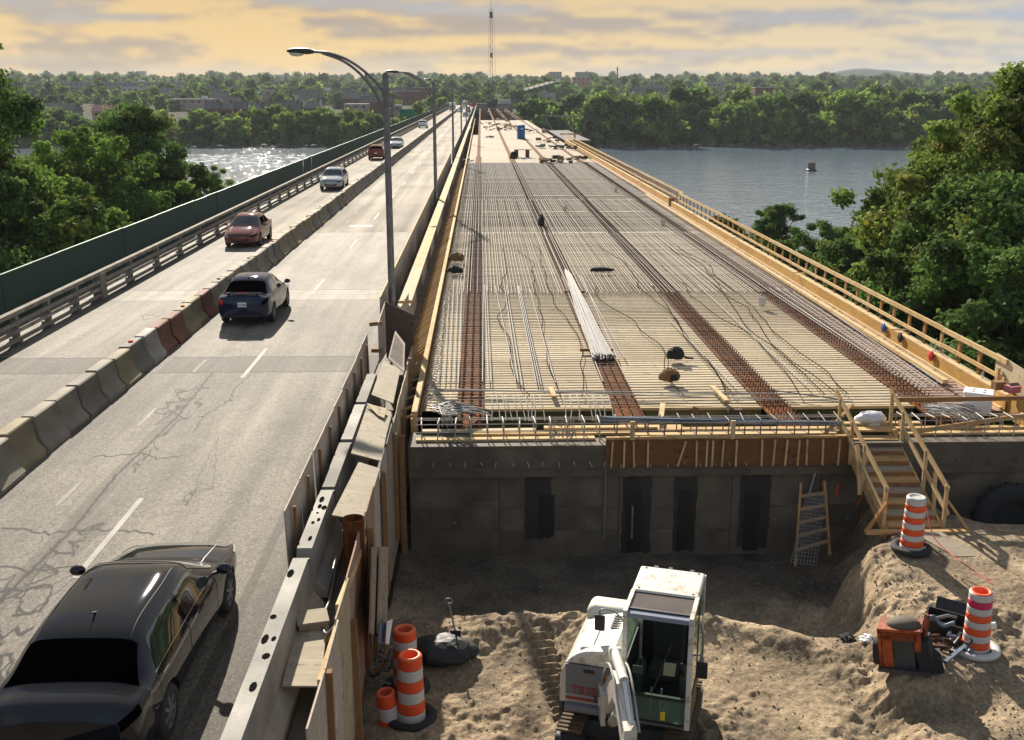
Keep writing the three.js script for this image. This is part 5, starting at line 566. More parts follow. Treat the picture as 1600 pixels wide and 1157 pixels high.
  for (const z of wz) for (const s of [-1, 1]) { const w = part(t, 'wheel', wheelParts.tyre, M.rubber); w.position.set(s * (hw - 0.11), wr, z); w.scale.setScalar(wr / 0.315); if (s < 0) w.rotation.y = Math.PI; part(w, 'rim', wheelParts.rim, M.steelD); part(w, 'spokes', wheelParts.sp, M.steel); }
  return t;
}
const carPaint = (c, m = 0) => new THREE.MeshPhysicalMaterial({ color: lin(...c), roughness: 0.9, specularIntensity: 0.04, metalness: m, clearcoat: 1, clearcoatRoughness: 0.03 });
function repaint(car, paint, from) { car.traverse((o) => { if (o.isMesh) o.material = Array.isArray(o.material) ? o.material.map((m) => m === from ? paint : m) : o.material === from ? paint : o.material; }); return car; }
const font = await new FontLoader().loadAsync('fonts/droid/droid_sans_bold.typeface.json');
const text = (s, size, depth = 0.004) => { const g = new TextGeometry(s, { font, size, depth, curveSegments: 4, bevelEnabled: false }); g.computeBoundingBox(); g.translate(-(g.boundingBox.max.x + g.boundingBox.min.x) / 2, 0, 0); return g; };
{ const pk = carPaint([0.0035, 0.0045, 0.007]), pb = carPaint([0.006, 0.013, 0.042]), pr = carPaint([0.2, 0.065, 0.06]), ps = carPaint([0.5, 0.53, 0.54], 0.15), pred = carPaint([0.2, 0.035, 0.022]), psil = carPaint([0.5, 0.56, 0.6], 0.1), pw = carPaint([0.74, 0.75, 0.76], 0);
  const a = makeCar('car', 'shiny black sedan close to the camera driving away along the right lane', 'car', SEDAN.map((q, i) => { const n = q.slice(); n[0] += [0, 0, 0, 0, 0.02, 0, 0.06, 0.26, 0.16, 0.13, 0.02, 0][i]; return n; }), pk, { trim: M.chrome, noPlate: true }); a.position.set(-4.68, 0, -12.8); a.scale.set(1.02, 1, 1.15);
  const b = makeCar('car', 'dark blue sedan with red tail lamps and a boot spoiler driving away', 'car', SEDAN, pb, { spoiler: true, badge: true, lettering: text('H12 KDA', 0.055).translate(0, SEDAN[11][3] - 0.09, 2.303) }); b.position.set(-7.86, 0, -36.15); b.scale.set(0.97, 1.02, 0.96);
  const put = (src, from, paint, label, x, z, turn, cat = 'car') => { const c = dup(src, 'car', [x, 0, z], turn, label, cat); if (paint) repaint(c, paint, from); return c; };
  put(b, pb, pr, 'faded maroon sedan coming towards the viewer in the oncoming lane', -11.95, -54.2, Math.PI).children.filter((m) => ['spoiler', 'stop_lamp', 'plate_lettering', 'badge'].includes(m.name)).forEach((m) => m.removeFromParent());
  const s = makeCar('car', 'silver sport utility car with dark windscreen, second in the oncoming lane', 'car', SUV, ps); s.position.set(-11.75, 0, -85.3); s.rotation.y = Math.PI;
  put(s, ps, pred, 'dark red sport utility car, third in the oncoming lane beside a lamp post', -11.9, -123.4, Math.PI); put(a, pk, psil, 'pale silver sedan following the dark red car in the oncoming lane', -11.7, -148.4, Math.PI); put(s, ps, pw, 'white sport utility car alone further up the oncoming lane', -12.4, -231.5, Math.PI);
  put(a, pk, psil, 'small pale car driving away near the far end of the right lanes', -4.6, -330, 0); put(s, ps, null, 'small silver car driving away far ahead beside the median', -7.6, -400, 0); put(b, pb, pred, 'tiny red car in the distance in the right lanes', -5.0, -440, 0); put(s, ps, pw, 'tiny white car in the distance at the far end of the bridge', -7.9, -470, 0); put(s, ps, carPaint([0.1, 0.1, 0.11]), 'tiny dark car in the distance next to the parapet', -4.4, -385, 0);
  // box trucks far away
  const tr = thing('truck', 'white box truck coming over the far end of the bridge', 'truck', [-11.2, 0, -430], Math.PI); part(tr, 'cargo_box', new RoundedBoxGeometry(2.4, 2.4, 5.2, 2, 0.06).translate(0, 2.1, 1.2), M.white); part(tr, 'cab', new RoundedBoxGeometry(2.2, 1.7, 1.8, 3, 0.2).translate(0, 1.35, -2.4), M.white); part(tr, 'windscreen', mb().box(0, 1.75, -3.31, 1.9, 0.7, 0.03), M.glass); part(tr, 'chassis', mb().box(0, 0.6, 0.4, 2.0, 0.3, 6.6), M.black); part(tr, 'bumper', mb().box(0, 0.55, -3.3, 2.2, 0.3, 0.15), M.steelD); for (const z of [-2.3, 2.6]) for (const x of [-1, 1]) { const w = part(tr, 'wheel', wheelParts.tyre, M.rubber); w.position.set(x, 0.47, z); w.scale.setScalar(1.5); }
  dup(tr, 'truck', [-7.6, 0, -520], 0, 'distant white box truck driving away at the end of the bridge', 'truck');
}
// ---------------------------------------------------------------- compact excavator
{ const G0 = -2.18, t = thing('excavator', 'white compact excavator with a glazed cab standing in the excavation', 'excavator', [2.24, G0, -14.18], -0.315);
  const W = M.exWhite ??= new THREE.MeshPhysicalMaterial({ color: lin(0.7, 0.69, 0.65), roughness: 0.5, clearcoat: 0.25, map: T.grime }), Gy = std([0.16, 0.165, 0.175], { roughness: 0.5 }), rb = (w, h, d, x, y, z, r = 0.06, rx = 0, ry = 0, rz = 0) => new RoundedBoxGeometry(w, h, d, 4, r).applyMatrix4(mtx(x, y, z, rx, ry, rz));
  // tracks
  for (const s of [-1, 1]) { const tr = part(t, 'track', rb(0.38, 0.5, 2.1, s * 0.78, 0.27, -0.1, 0.2), M.rubber); const g = mb(); for (let k = 0; k < 20; k++) { const z = -1.05 + k * 0.1; g.box(s * 0.78, 0.53, z, 0.38, 0.03, 0.05).box(s * 0.78, 0.02, z, 0.38, 0.03, 0.05); } part(tr, 'grousers', g, M.soilTrack ??= std([0.3, 0.25, 0.18], { map: T.dirt })).userData.kind = 'stuff'; part(t, 'track_roller', mb().cyl(V(s * 0.58, 0.27, 0.8), V(s * 0.98, 0.27, 0.8), 0.17, 0.17, 18).cyl(V(s * 0.58, 0.27, -1.0), V(s * 0.98, 0.27, -1.0), 0.17, 0.17, 18), M.steelD); }
  part(t, 'undercarriage', mb().box(0, 0.4, -0.1, 1.2, 0.25, 1.2).cyl(V(0, 0.5, 0), V(0, 0.68, 0), 0.5, 0.5, 28), M.steelD); part(t, 'deck_plate', rb(1.85, 0.12, 1.75, 0, 0.74, -0.25, 0.05), Gy);
  part(t, 'dozer_blade', mb().box(-1.12, 0.3, -0.5, 0.05, 0.7, 0.9).box(-1.1, 0.66, -0.5, 0.1, 0.05, 0.92), M.steelD);
  // engine hood on the left, counterweight behind
  const hs = new THREE.Shape(); hs.moveTo(-0.98, 0.8); hs.lineTo(-0.98, 1.1); hs.quadraticCurveTo(-0.95, 1.5, -0.62, 1.62); hs.lineTo(-0.22, 1.68); hs.lineTo(-0.1, 1.6); hs.lineTo(-0.1, 0.8); hs.closePath();
  part(t, 'engine_hood', new THREE.ExtrudeGeometry(hs, { depth: 1.6, bevelEnabled: true, bevelSize: 0.04, bevelThickness: 0.05, bevelSegments: 3 }).translate(0, 0, -1.15), W); part(t, 'counterweight', rb(1.8, 0.62, 0.4, 0, 1.1, -1.12, 0.16), W); part(t, 'rear_hood', rb(1.0, 0.5, 0.5, -0.4, 1.5, -0.98, 0.14), W);
  const vents = mb(); for (let k = 0; k < 6; k++) vents.box(-0.33, 1.712, -0.62 + k * 0.075, 0.15, 0.012, 0.035); part(t, 'hood_vents', vents, M.black); part(t, 'hood_panel', rb(0.72, 0.5, 0.03, -0.56, 1.18, 0.505, 0.012), Gy); part(t, 'red_stripe', mb().box(-0.56, 0.88, 0.53, 0.7, 0.045, 0.012), M.redDull ??= std([0.3, 0.04, 0.035], { roughness: 0.6 })); part(t, 'hood_handle', mb().box(-0.56, 1.36, 0.535, 0.16, 0.035, 0.03), M.black); part(t, 'hood_seam', mb().box(-0.56, 1.45, 0.512, 0.8, 0.012, 0.01).box(-0.55, 1.685, -0.1, 0.012, 0.006, 0.8), M.black); part(t, 'warning_decal', mb().box(-0.26, 1.3, 0.53, 0.1, 0.07, 0.008), M.lampAmber); part(t, 'model_lettering', text('TB250', 0.12, 0.008).translate(-0.58, 0.97, 0.524), M.redDull); part(t, 'work_lamp_box', rb(0.24, 0.18, 0.2, -0.62, 1.58, 0.3, 0.05), W); part(t, 'work_lamp', mb().cyl(V(-0.62, 1.56, 0.39), V(-0.62, 1.56, 0.42), 0.06, 0.06, 14), M.lampAmber);
  // cab
  const bp2 = (x, y, z) => part(t, 'pivot_pin', mb().cyl(V(x - 0.03, y, z), V(x + 0.03, y, z), 0.045, 0.045, 14), M.steelD);
  const x0 = -0.04, x1 = 0.96, z0 = -0.76, z1 = 0.74, y0 = 0.8, y1 = 2.52, cx = (x0 + x1) / 2;
  part(t, 'cab_roof', mb().add(new RoundedBoxGeometry(x1 - x0, 0.1, 0.86, 4, 0.045).translate(cx, y1, -0.33)).box(x0 + 0.03, y1, 0.42, 0.06, 0.09, 0.7).box(x1 - 0.03, y1, 0.42, 0.06, 0.09, 0.7), W); const sky = part(t, 'roof_window', mb().box(cx, y1 - 0.0, 0.36, x1 - x0 - 0.12, 0.03, 0.5), M.smoke ??= new THREE.MeshPhysicalMaterial({ color: lin(0.24, 0.2, 0.2), roughness: 0.28, map: T.conc })); part(sky, 'window_gasket', mb().box(cx, y1 + 0.004, 0.1, 0.88, 0.04, 0.025).box(cx, y1 + 0.004, 0.615, 0.88, 0.05, 0.04), M.black); part(t, 'roof_front', mb().box(cx, y1 - 0.03, 0.69, x1 - x0, 0.07, 0.12), M.steelB ??= std([0.22, 0.25, 0.32], { roughness: 0.3 }));
  for (const [x, z, m] of [[x0 + 0.03, z1, W], [x1 - 0.03, z1, W], [x0 + 0.03, z0, W], [x1 - 0.03, z0, W]]) part(t, 'cab_pillar', mb().bar(V(x, y0, z - (z > 0 ? 0.0 : 0)), V(x, y1, z - (z > 0 ? 0.06 : 0)), 0.07, 0.07, V(0, 0, 1)), m); part(t, 'cab_pillar', mb().box(x1 - 0.02, (y0 + y1) / 2, -0.05, 0.05, y1 - y0, 0.05), M.black);
  part(t, 'cab_back', mb().box(cx, 1.25, z0, 0.9, 0.9, 0.04), M.black); part(t, 'lower_door', mb().box(x1 - 0.01, 1.02, 0.3, 0.03, 0.46, 0.8), M.black); part(t, 'cab_floor', mb().box(cx, 0.83, 0, 0.94, 0.04, 1.45), M.black); part(t, 'cab_inner_side', mb().box(x0 + 0.01, 1.2, -0.1, 0.03, 0.8, 1.2), M.black);
  const gl = M.cabGlass ??= new THREE.MeshPhysicalMaterial({ color: lin(0.72, 0.86, 0.78), roughness: 0.03, transmission: 0.92, thickness: 0 }); part(t, 'side_pane', mb().box(x1 - 0.01, 1.85, 0.33, 0.012, 1.1, 0.7), gl); part(t, 'side_pane', mb().box(x1 - 0.01, 1.85, -0.4, 0.012, 1.1, 0.62), gl); part(t, 'side_pane', mb().box(x0 + 0.01, 2.02, 0.0, 0.012, 0.8, 1.35), gl); part(t, 'rear_pane', mb().box(cx, 2.05, z0, 0.86, 0.7, 0.012), gl); part(t, 'lower_front_pane', mb().box(cx, 1.04, z1 - 0.01, 0.86, 0.36, 0.012), gl); part(t, 'front_sill', mb().box(cx, 1.25, z1 - 0.01, 0.9, 0.05, 0.05), M.black);
  const seat = part(t, 'seat', rb(0.5, 0.14, 0.5, cx + 0.02, 1.16, -0.2, 0.05), M.blackCloth); part(seat, 'backrest', rb(0.48, 0.66, 0.14, cx + 0.02, 1.5, -0.5, 0.06, -0.12), M.blackCloth); part(seat, 'headrest', rb(0.26, 0.18, 0.1, cx + 0.02, 1.92, -0.56, 0.04), M.blackCloth); part(t, 'seat_cloth', rb(0.18, 0.2, 0.03, cx + 0.1, 1.27, -0.02, 0.012, -0.8), std([0.45, 0.36, 0.24]));
  for (const s of [-1, 1]) { const c = part(t, 'console', rb(0.16, 0.34, 0.42, cx + s * 0.35, 1.14, 0.02, 0.04), M.steelD); part(c, 'joystick', mb().tube(spline([V(cx + s * 0.33, 1.3, 0.15), V(cx + s * 0.31, 1.44, 0.2), V(cx + s * 0.3, 1.52, 0.18)], 8), 0.024, 8), M.black); } part(t, 'display', rb(0.16, 0.12, 0.04, cx - 0.3, 1.5, 0.5, 0.015, -0.3), M.steelD); part(t, 'travel_levers', mb().cyl(V(cx - 0.1, 0.85, 0.5), V(cx - 0.1, 1.2, 0.42), 0.014).cyl(V(cx + 0.05, 0.85, 0.5), V(cx + 0.05, 1.2, 0.42), 0.014), M.galv); part(t, 'yellow_tag', mb().box(cx + 0.12, 0.96, z1 + 0.02, 0.07, 0.12, 0.02), std([0.75, 0.5, 0.02]));
  part(t, 'grab_handle', mb().tube(spline([V(x1 + 0.02, 2.4, 0.55), V(x1 + 0.08, 2.35, 0.5), V(x1 + 0.09, 1.7, 0.42), V(x1 + 0.02, 1.65, 0.42)], 20), 0.014, 8), M.galv); const mr = (x, y, z) => { const m = part(t, 'mirror', rb(0.16, 0.26, 0.05, x, y, z, 0.03), M.black); part(m, 'mirror_stay', mb().tube(spline([V(x, y + 0.1, z), V(x, y + 0.2, z - 0.02), V(x + (x < 0 ? 0.22 : -0.14), y + 0.18, z - 0.05), V(x + (x < 0 ? 0.42 : -0.18), y - 0.05, z - 0.05)], 16), 0.013, 8), M.galv); }; mr(-0.5, 1.95, 0.1); mr(1.1, 1.75, 0.68);
  part(t, 'wiper', mb().bar(V(cx - 0.05, 1.3, z1 + 0.03), V(cx + 0.2, 2.1, z1 + 0.0), 0.02, 0.012), M.black); for (const [x, y, z] of [[-0.42, 1.0, 0.66], [-0.02, 1.0, 0.66]]) bp2(x, y, z); part(t, 'roof_bolts', mb().cyl(V(0.06, 2.56, -0.68), V(0.06, 2.58, -0.68), 0.016).cyl(V(0.86, 2.56, -0.68), V(0.86, 2.58, -0.68), 0.016).cyl(V(0.06, 2.56, 0.02), V(0.06, 2.58, 0.02), 0.016).cyl(V(0.86, 2.56, 0.02), V(0.86, 2.58, 0.02), 0.016).box(0.2, 2.55, -0.77, 0.06, 0.04, 0.06).box(0.42, 2.55, -0.77, 0.06, 0.04, 0.06).box(0.75, 2.55, -0.77, 0.06, 0.04, 0.06), M.steelD);
  // boom and arm
  const bs = new THREE.Shape(); [[0.5, 0.85], [0.62, 1.25], [1.25, 1.85], [1.75, 1.95], [2.55, 1.55], [2.6, 1.38], [2.4, 1.36], [1.72, 1.62], [1.4, 1.55], [0.85, 0.95]].forEach((p, i) => i ? bs.lineTo(...p) : bs.moveTo(...p)); const SW = mtx(-0.22, 0, 0.62).multiply(mtx(0, 0, 0, 0, 0.33)).multiply(mtx(0.22, 0, -0.62)), bp = (par, nm, g, m) => part(par, nm, (g.isMB ? g.geo() : g).applyMatrix4(SW), m); bp(t, 'boom', new THREE.ExtrudeGeometry(bs, { depth: 0.14, bevelEnabled: true, bevelSize: 0.02, bevelThickness: 0.02, bevelSegments: 2 }).rotateY(-Math.PI / 2).translate(-0.15, 0, 0), W);
  bp(t, 'boom_bracket', mb().box(-0.34, 0.95, 0.62, 0.07, 0.5, 0.4).box(-0.1, 0.95, 0.62, 0.07, 0.5, 0.4).cyl(V(-0.4, 1.0, 0.66), V(-0.04, 1.0, 0.66), 0.07, 0.07, 14), W); const c1 = bp(t, 'boom_cylinder', mb().cyl(V(-0.22, 0.85, 0.95), V(-0.22, 1.3, 1.42), 0.075, 0.075, 16), W); bp(c1, 'piston_rod', mb().cyl(V(-0.22, 1.28, 1.4), V(-0.22, 1.62, 1.72), 0.035, 0.035, 12), M.chrome);
  const c2 = bp(t, 'arm_cylinder', mb().cyl(V(-0.22, 2.0, 1.0), V(-0.22, 2.06, 1.85), 0.07, 0.07, 16).cyl(V(-0.3, 1.98, 0.98), V(-0.14, 1.98, 0.98), 0.09, 0.09, 16), W); bp(c2, 'piston_rod', mb().cyl(V(-0.22, 2.05, 1.84), V(-0.22, 1.8, 2.45), 0.034, 0.034, 12), M.chrome); for (const s of [-0.34, -0.1]) bp(t, 'hydraulic_hose', mb().tube(spline([V(s, 1.1, 0.5), V(s, 1.5, 0.7), V(s, 1.95, 1.2), V(s, 2.02, 1.7), V(s * 0.9, 1.65, 2.4)], 24), 0.017, 8), M.barWhite); bp(t, 'arm', mb().bar(V(-0.22, 1.75, 2.4), V(-0.22, 0.35, 2.3), 0.17, 0.2, V(0, 0, 1)), W); bp(t, 'digging_bucket', mb().add(new THREE.CylinderGeometry(0.34, 0.34, 0.7, 20, 1, true, 0, 4.1).rotateZ(Math.PI / 2).translate(-0.22, 0.3, 2.15)).box(-0.56, 0.3, 2.15, 0.025, 0.5, 0.5).box(0.12, 0.3, 2.15, 0.025, 0.5, 0.5), M.steelD);
}
// ---------------------------------------------------------------- things lying on the new deck
function lump(name, label, cat, px, py, h, sx, sy, sz, mat, seed, extra) { const q = gp(px, py, h), t = thing(name, label, cat, [q.x, h, q.z]), g = new THREE.IcosahedronGeometry(1, 4), p = g.attributes.position; for (let i = 0; i < p.count; i++) { const x = p.getX(i), y = p.getY(i), z = p.getZ(i), k = 0.65 + 0.75 * fbm(x * 2 + 40 + seed, y * 2 + z * 2.5 + 40, 512, 3, seed); p.setXYZ(i, x * k * sx, Math.max(0, (y * k + 0.45)) * sy, z * k * sz); } g.computeVertexNormals(); part(t, 'cloth', g, mat); if (extra) extra(t); return t; }
lump('tool_bag', 'black tool bag lying on the bars, farther from the deck front', 'tool bag', 1055, 560, 0.1, 0.22, 0.22, 0.2, M.blackCloth, 3, (t) => part(t, 'strap', mb().tube(spline([V(0.15, 0.1, 0), V(0.35, 0.03, 0.1), V(0.5, 0.03, 0.15)], 10), 0.03, 6), M.blackCloth));
lump('tool_bag', 'brown leather tool bag lying on the bars near the deck front', 'tool bag', 1046, 594, 0.1, 0.26, 0.22, 0.18, M.brownCloth, 5, (t) => part(t, 'pouch', mb().add(new RoundedBoxGeometry(0.18, 0.16, 0.12, 3, 0.03).translate(0.1, 0.1, 0.12)), M.blackCloth));
lump('tool_belt', 'dark tool belt dropped on the bars by the bracket formwork', 'tool belt', 712, 426, 0.1, 0.3, 0.2, 0.28, M.blackCloth, 7, (t) => part(t, 'belt', mb().tube(spline([V(0.1, 0.08, 0), V(-0.3, 0.04, -0.1), V(-0.6, 0.05, 0.1)], 12), 0.05, 6), M.blackCloth)); lump('tool_belt', 'small dark tool pouch on the bars above the dropped belt', 'tool belt', 714, 407, 0.1, 0.34, 0.22, 0.3, M.brownCloth, 9); lump('work_jacket', 'dark work jacket flat on the bars in the middle of the deck', 'jacket', 940, 424, 0.1, 0.5, 0.12, 0.14, M.blackCloth, 11);
lump('small_rag', 'small dark rag on the bars in the middle distance', 'rag', 846, 352, 0.1, 0.16, 0.4, 0.3, M.blackCloth, 12);
{ const q = gp(1191, 478, 0.1), t = thing('bucket', 'pale grey bucket standing on the bars beside the studded girder', 'bucket', [q.x, 0.1, q.z]); part(t, 'pail', new THREE.LatheGeometry([[0, 0.02], [0.11, 0], [0.14, 0.3], [0.15, 0.3], [0.145, 0.27], [0.12, 0.03]].map((a) => new THREE.Vector2(...a)), 24), M.reflect); part(t, 'handle', new THREE.TorusGeometry(0.14, 0.008, 6, 20, Math.PI).translate(0, 0.28, 0), M.steel);
  const put = (px, py, lb) => { const p = gp(px, py, 0.1); dup(t, 'bucket', [p.x, 0.1, p.z], 0, lb, 'bucket'); }; put(962, 300, 'small bucket on the far bars near the right hand girder'); put(1036, 352, 'grey bucket on the bars towards the yellow form'); put(883, 330, 'pale bucket on the bars over the second girder');
  const T0 = gp(814, 217, 0), w = thing('portable_toilet', 'blue portable toilet cabin standing on the pale far deck', 'portable toilet', [T0.x, 0, T0.z], 0.15); part(w, 'cabin', new RoundedBoxGeometry(1.15, 2.0, 1.15, 2, 0.06).translate(0, 1.05, 0), M.blue); part(w, 'roof', mb().add(new RoundedBoxGeometry(1.22, 0.22, 1.22, 3, 0.08).translate(0, 2.12, 0)), std([0.05, 0.16, 0.42], { roughness: 0.4 })); part(w, 'door', mb().box(0, 1.05, 0.585, 0.8, 1.8, 0.02), M.blue); part(w, 'sign', mb().box(0.05, 1.62, 0.6, 0.4, 0.16, 0.01), M.white); part(w, 'vent_pipe', mb().cyl(V(0.4, 2.1, -0.4), V(0.4, 2.4, -0.4), 0.05), M.reflect); part(w, 'skid', mb().box(0, 0.03, 0, 1.2, 0.06, 1.2), M.black);
  const b0 = gp(816, 246, 0), b = thing('work_bench', 'dark trestle bench standing on the pale far deck', 'bench', [b0.x, 0, b0.z]); part(b, 'bench_top', mb().box(0.1, 0.9, 0, 2.1, 0.08, 0.7), M.timberG); for (const s of [-0.7, 0.6]) part(b, 'trestle', mb().box(s, 0.45, 0, 0.45, 0.86, 0.6), M.plyDark); part(b, 'roll', mb().cyl(V(-1.05, 0.35, -0.3), V(-1.05, 0.35, 0.3), 0.35, 0.35, 18), M.rubber);
  const heap = (name, label, cat, px, py, n, w2, h2, mats, seed) => { const c = gp(px, py, 0), t2 = thing(name, label, cat, [c.x, 0, c.z]), r = rng(seed); for (let k = 0; k < n; k++) { const x = (r() - 0.5) * w2, z = (r() - 0.5) * w2 * 0.9, y = r() * h2 * (1 - Math.abs(x) / w2); r() < 0.5 ? part(t2, 'piece', mb().box(x, y + 0.1, z, 0.2 + r() * 0.6, 0.1 + r() * 0.35, 0.2 + r() * 0.6, 0, r() * 3, (r() - 0.5) * 0.3), mats[Math.floor(r() * mats.length)]) : part(t2, 'piece', mb().bar(V(x, y + 0.1, z), V(x + (r() - 0.5) * 1.8, y + 0.1 + r() * 0.2, z + (r() - 0.5) * 1.6), 0.1, 0.09), mats[Math.floor(r() * mats.length)]); } return t2; };
  const dk = [M.steelD, M.black, M.timberD, M.plyGrey, M.timberG], wd = [M.timber, M.timberA, M.plyGrey, M.steelD, M.timberD];
  heap('tool_heap', 'dark heap of tools and hoses at the end of the bars', 'heap', 868, 255, 26, 3.4, 0.6, dk, 1); heap('tool_heap', 'dark heap of tools behind the blue toilet cabin', 'heap', 838, 208, 26, 5, 0.9, dk, 2); heap('green_tarp_heap', 'green grey tarpaulin heap at the studded girder on the pale deck', 'heap', 864, 232, 18, 4.2, 0.5, [std([0.14, 0.18, 0.14]), M.plyGrey, M.steelD], 3); heap('rusty_crate_heap', 'rust brown crates behind the green tarpaulin heap', 'heap', 858, 222, 12, 3.2, 0.9, [M.rustD, M.timberD], 4); heap('timber_heap', 'heap of timber and tools on the second girder on the far deck', 'heap', 783, 203, 34, 7, 1.4, wd, 5); heap('timber_heap', 'pale timber frame pieces on the far deck near the old bridge', 'heap', 767, 204, 10, 3.6, 1.0, [M.timberA, M.timberD], 6); heap('tool_heap', 'low dark tools lying beyond the timber frame pieces', 'heap', 763, 195, 14, 5, 0.6, dk, 7); heap('timber_heap', 'long heap of boards and gear on the far deck, right of the second girder', 'heap', 797, 190, 26, 7, 1.3, wd, 8); heap('timber_heap', 'heap of boards at the far end of the pale deck', 'heap', 775, 181, 22, 9, 1.6, [M.plyPale, M.timber, M.timberD], 9); heap('tool_heap', 'dark gear beside the portable toilet on its left', 'heap', 804, 200, 14, 4, 0.9, dk, 10); heap('tool_heap', 'dark generator and pipe at the studded girder near the end of the bars', 'heap', 908, 253, 8, 1.6, 0.7, dk, 11); heap('tool_heap', 'small dark thing near the yellow form on the pale deck', 'heap', 898, 235, 6, 1.6, 0.35, dk, 12); heap('tool_heap', 'low dark lump alone on the pale deck', 'heap', 767, 215, 5, 1.4, 0.25, dk, 13); heap('tool_heap', 'dark rags at the corner where the bars begin beside the old bridge', 'heap', 732, 252, 6, 1.0, 0.25, dk, 14); heap('tool_heap', 'dark hose bundle on the second girder where the bars begin', 'heap', 808, 248, 8, 1.6, 0.2, dk, 15); heap('timber_heap', 'distant timber stacks on the girders beyond the pale deck', 'heap', 795, 177, 20, 8, 1.6, wd, 16);
  const gx = thing('side_platform', 'grey grating platform sticking out over the water from the far deck edge', 'platform', [15.2, 0, -190]); part(gx, 'grating', mb().box(0, 0.05, 0, 4, 0.12, 44), M.grate ??= matte([0.2, 0.19, 0.18])); part(gx, 'far_beam', mb().box(1.5, 2.6, -32, 9, 0.2, 0.4), M.grate); part(gx, 'leg', mb().bar(V(-2, 2.5, -32), V(1, -3, -32), 0.25), M.steel); part(gx, 'rail_post', mb().box(-0.6, 0.6, 23, 0.25, 1.3, 0.25), M.timberA); part(gx, 'end_rail', mb().box(-1.2, 1.1, 23, 3.4, 0.2, 0.15), M.timberA);
  const e = thing('far_crossbeam', 'grey concrete crossbeam closing the far end of the new bridge', 'beam', [5.5, 0, -560]); part(e, 'beam', mb().box(0, -0.6, 0, 22, 4.2, 5), M.conc); part(e, 'cabin', mb().box(7, 2.4, 0, 6, 2.4, 4), M.reflect); part(e, 'machine', mb().box(1.5, 2.6, 0, 3.5, 2.6, 4), M.steelD);
  const rd = thing('orange_sign_board', 'orange red sign board at the far end between the old and new bridge', 'sign', [-2.6, 0, -420]); part(rd, 'board', mb().box(0, 2.6, 0, 1.3, 1.7, 0.2), M.red); part(rd, 'post', mb().box(0, 1, 0, 0.3, 3, 0.3), M.steelD);
  const gs = thing('green_road_sign', 'small green road sign above the railing on the far left side of the bridge', 'sign', [-16.6, 0, -245]); part(gs, 'board', mb().box(0, 2.9, 0, 3.6, 1.5, 0.12), std([0.02, 0.16, 0.1])); part(gs, 'post', mb().box(1, 1.5, -0.1, 0.15, 4, 0.15), M.steelD);
}
{ // lattice crane mast far away
  const t = thing('crane_mast', 'tall thin lattice crane boom rising against the sky at the far end', 'crane', [zp(768, 140, -560).x, 0, -560]), H = 48, g = mb(), w = 0.8; for (const sx of [-1, 1]) for (const sz of [-1, 1]) g.bar(V(sx * w, 0, sz * w), V(sx * w * 0.6, H, sz * w * 0.6), 0.14, 0.14, V(0, 0, 1)); part(t, 'chords', g, M.steelD); const l = mb(); for (let k = 0; k < 26; k++) { const y = k * 2, y2 = y + 2, a = lerp(w, w * 0.6, y / H), b = lerp(w, w * 0.6, y2 / H), s = k % 2 ? 1 : -1; l.bar(V(-s * a, y, a), V(s * b, y2, b), 0.1).bar(V(-s * a, y, -a), V(s * b, y2, -b), 0.1).bar(V(-a, y, a), V(a, y, a), 0.09); } part(t, 'lacing', l, M.steelD); part(t, 'boom_head', mb().box(0, H - 3, 0, 1.5, 3, 1.5), M.steelD); part(t, 'hook_block', mb().box(0, H * 0.53, 1.5, 0.9, 2.4, 0.9), M.black); part(t, 'hoist_ropes', mb().bar(V(-2, 8, 1.5), V(-1, H, 1.2), 0.07).bar(V(2.4, 8, 1.5), V(1.2, H, 1.2), 0.07), M.steelD); part(t, 'crane_body', mb().box(0, 1.4, 0, 5, 3.4, 5), M.steelD);
  const b = thing('river_marker', 'small grey square marker float out on the river', 'marker', [zp(1268, 266, -268).x, -12, -268], 0.1); part(b, 'float_base', mb().add(new RoundedBoxGeometry(2.2, 0.7, 1.8, 2, 0.2).translate(0, 0.15, 0)), M.steelD); part(b, 'panel', mb().box(0, 1.25, 0, 1.9, 1.6, 0.4), M.concD); part(b, 'panel_rim', mb().box(0, 2.08, 0, 2.0, 0.1, 0.5), M.conc); }

// ---------------------------------------------------------------- trees
const leafMat = (c, tr = 0.42) => new THREE.MeshPhysicalMaterial({ color: lin(...c), roughness: 0.85, transmission: tr, thickness: 0, vertexColors: true, side: THREE.DoubleSide, specularIntensity: 0.2 });
M.leafA = leafMat([0.17, 0.25, 0.05], 0.4); M.leafB = leafMat([0.13, 0.205, 0.05], 0.4); M.leafC = leafMat([0.18, 0.235, 0.052], 0.4); M.leafFar = leafMat([0.21, 0.29, 0.06], 0.5); M.leafFarB = leafMat([0.14, 0.21, 0.06], 0.5); M.leafFarC = leafMat([0.3, 0.32, 0.06], 0.5); M.bark = std([0.09, 0.075, 0.06], { map: T.wood, roughness: 1 });
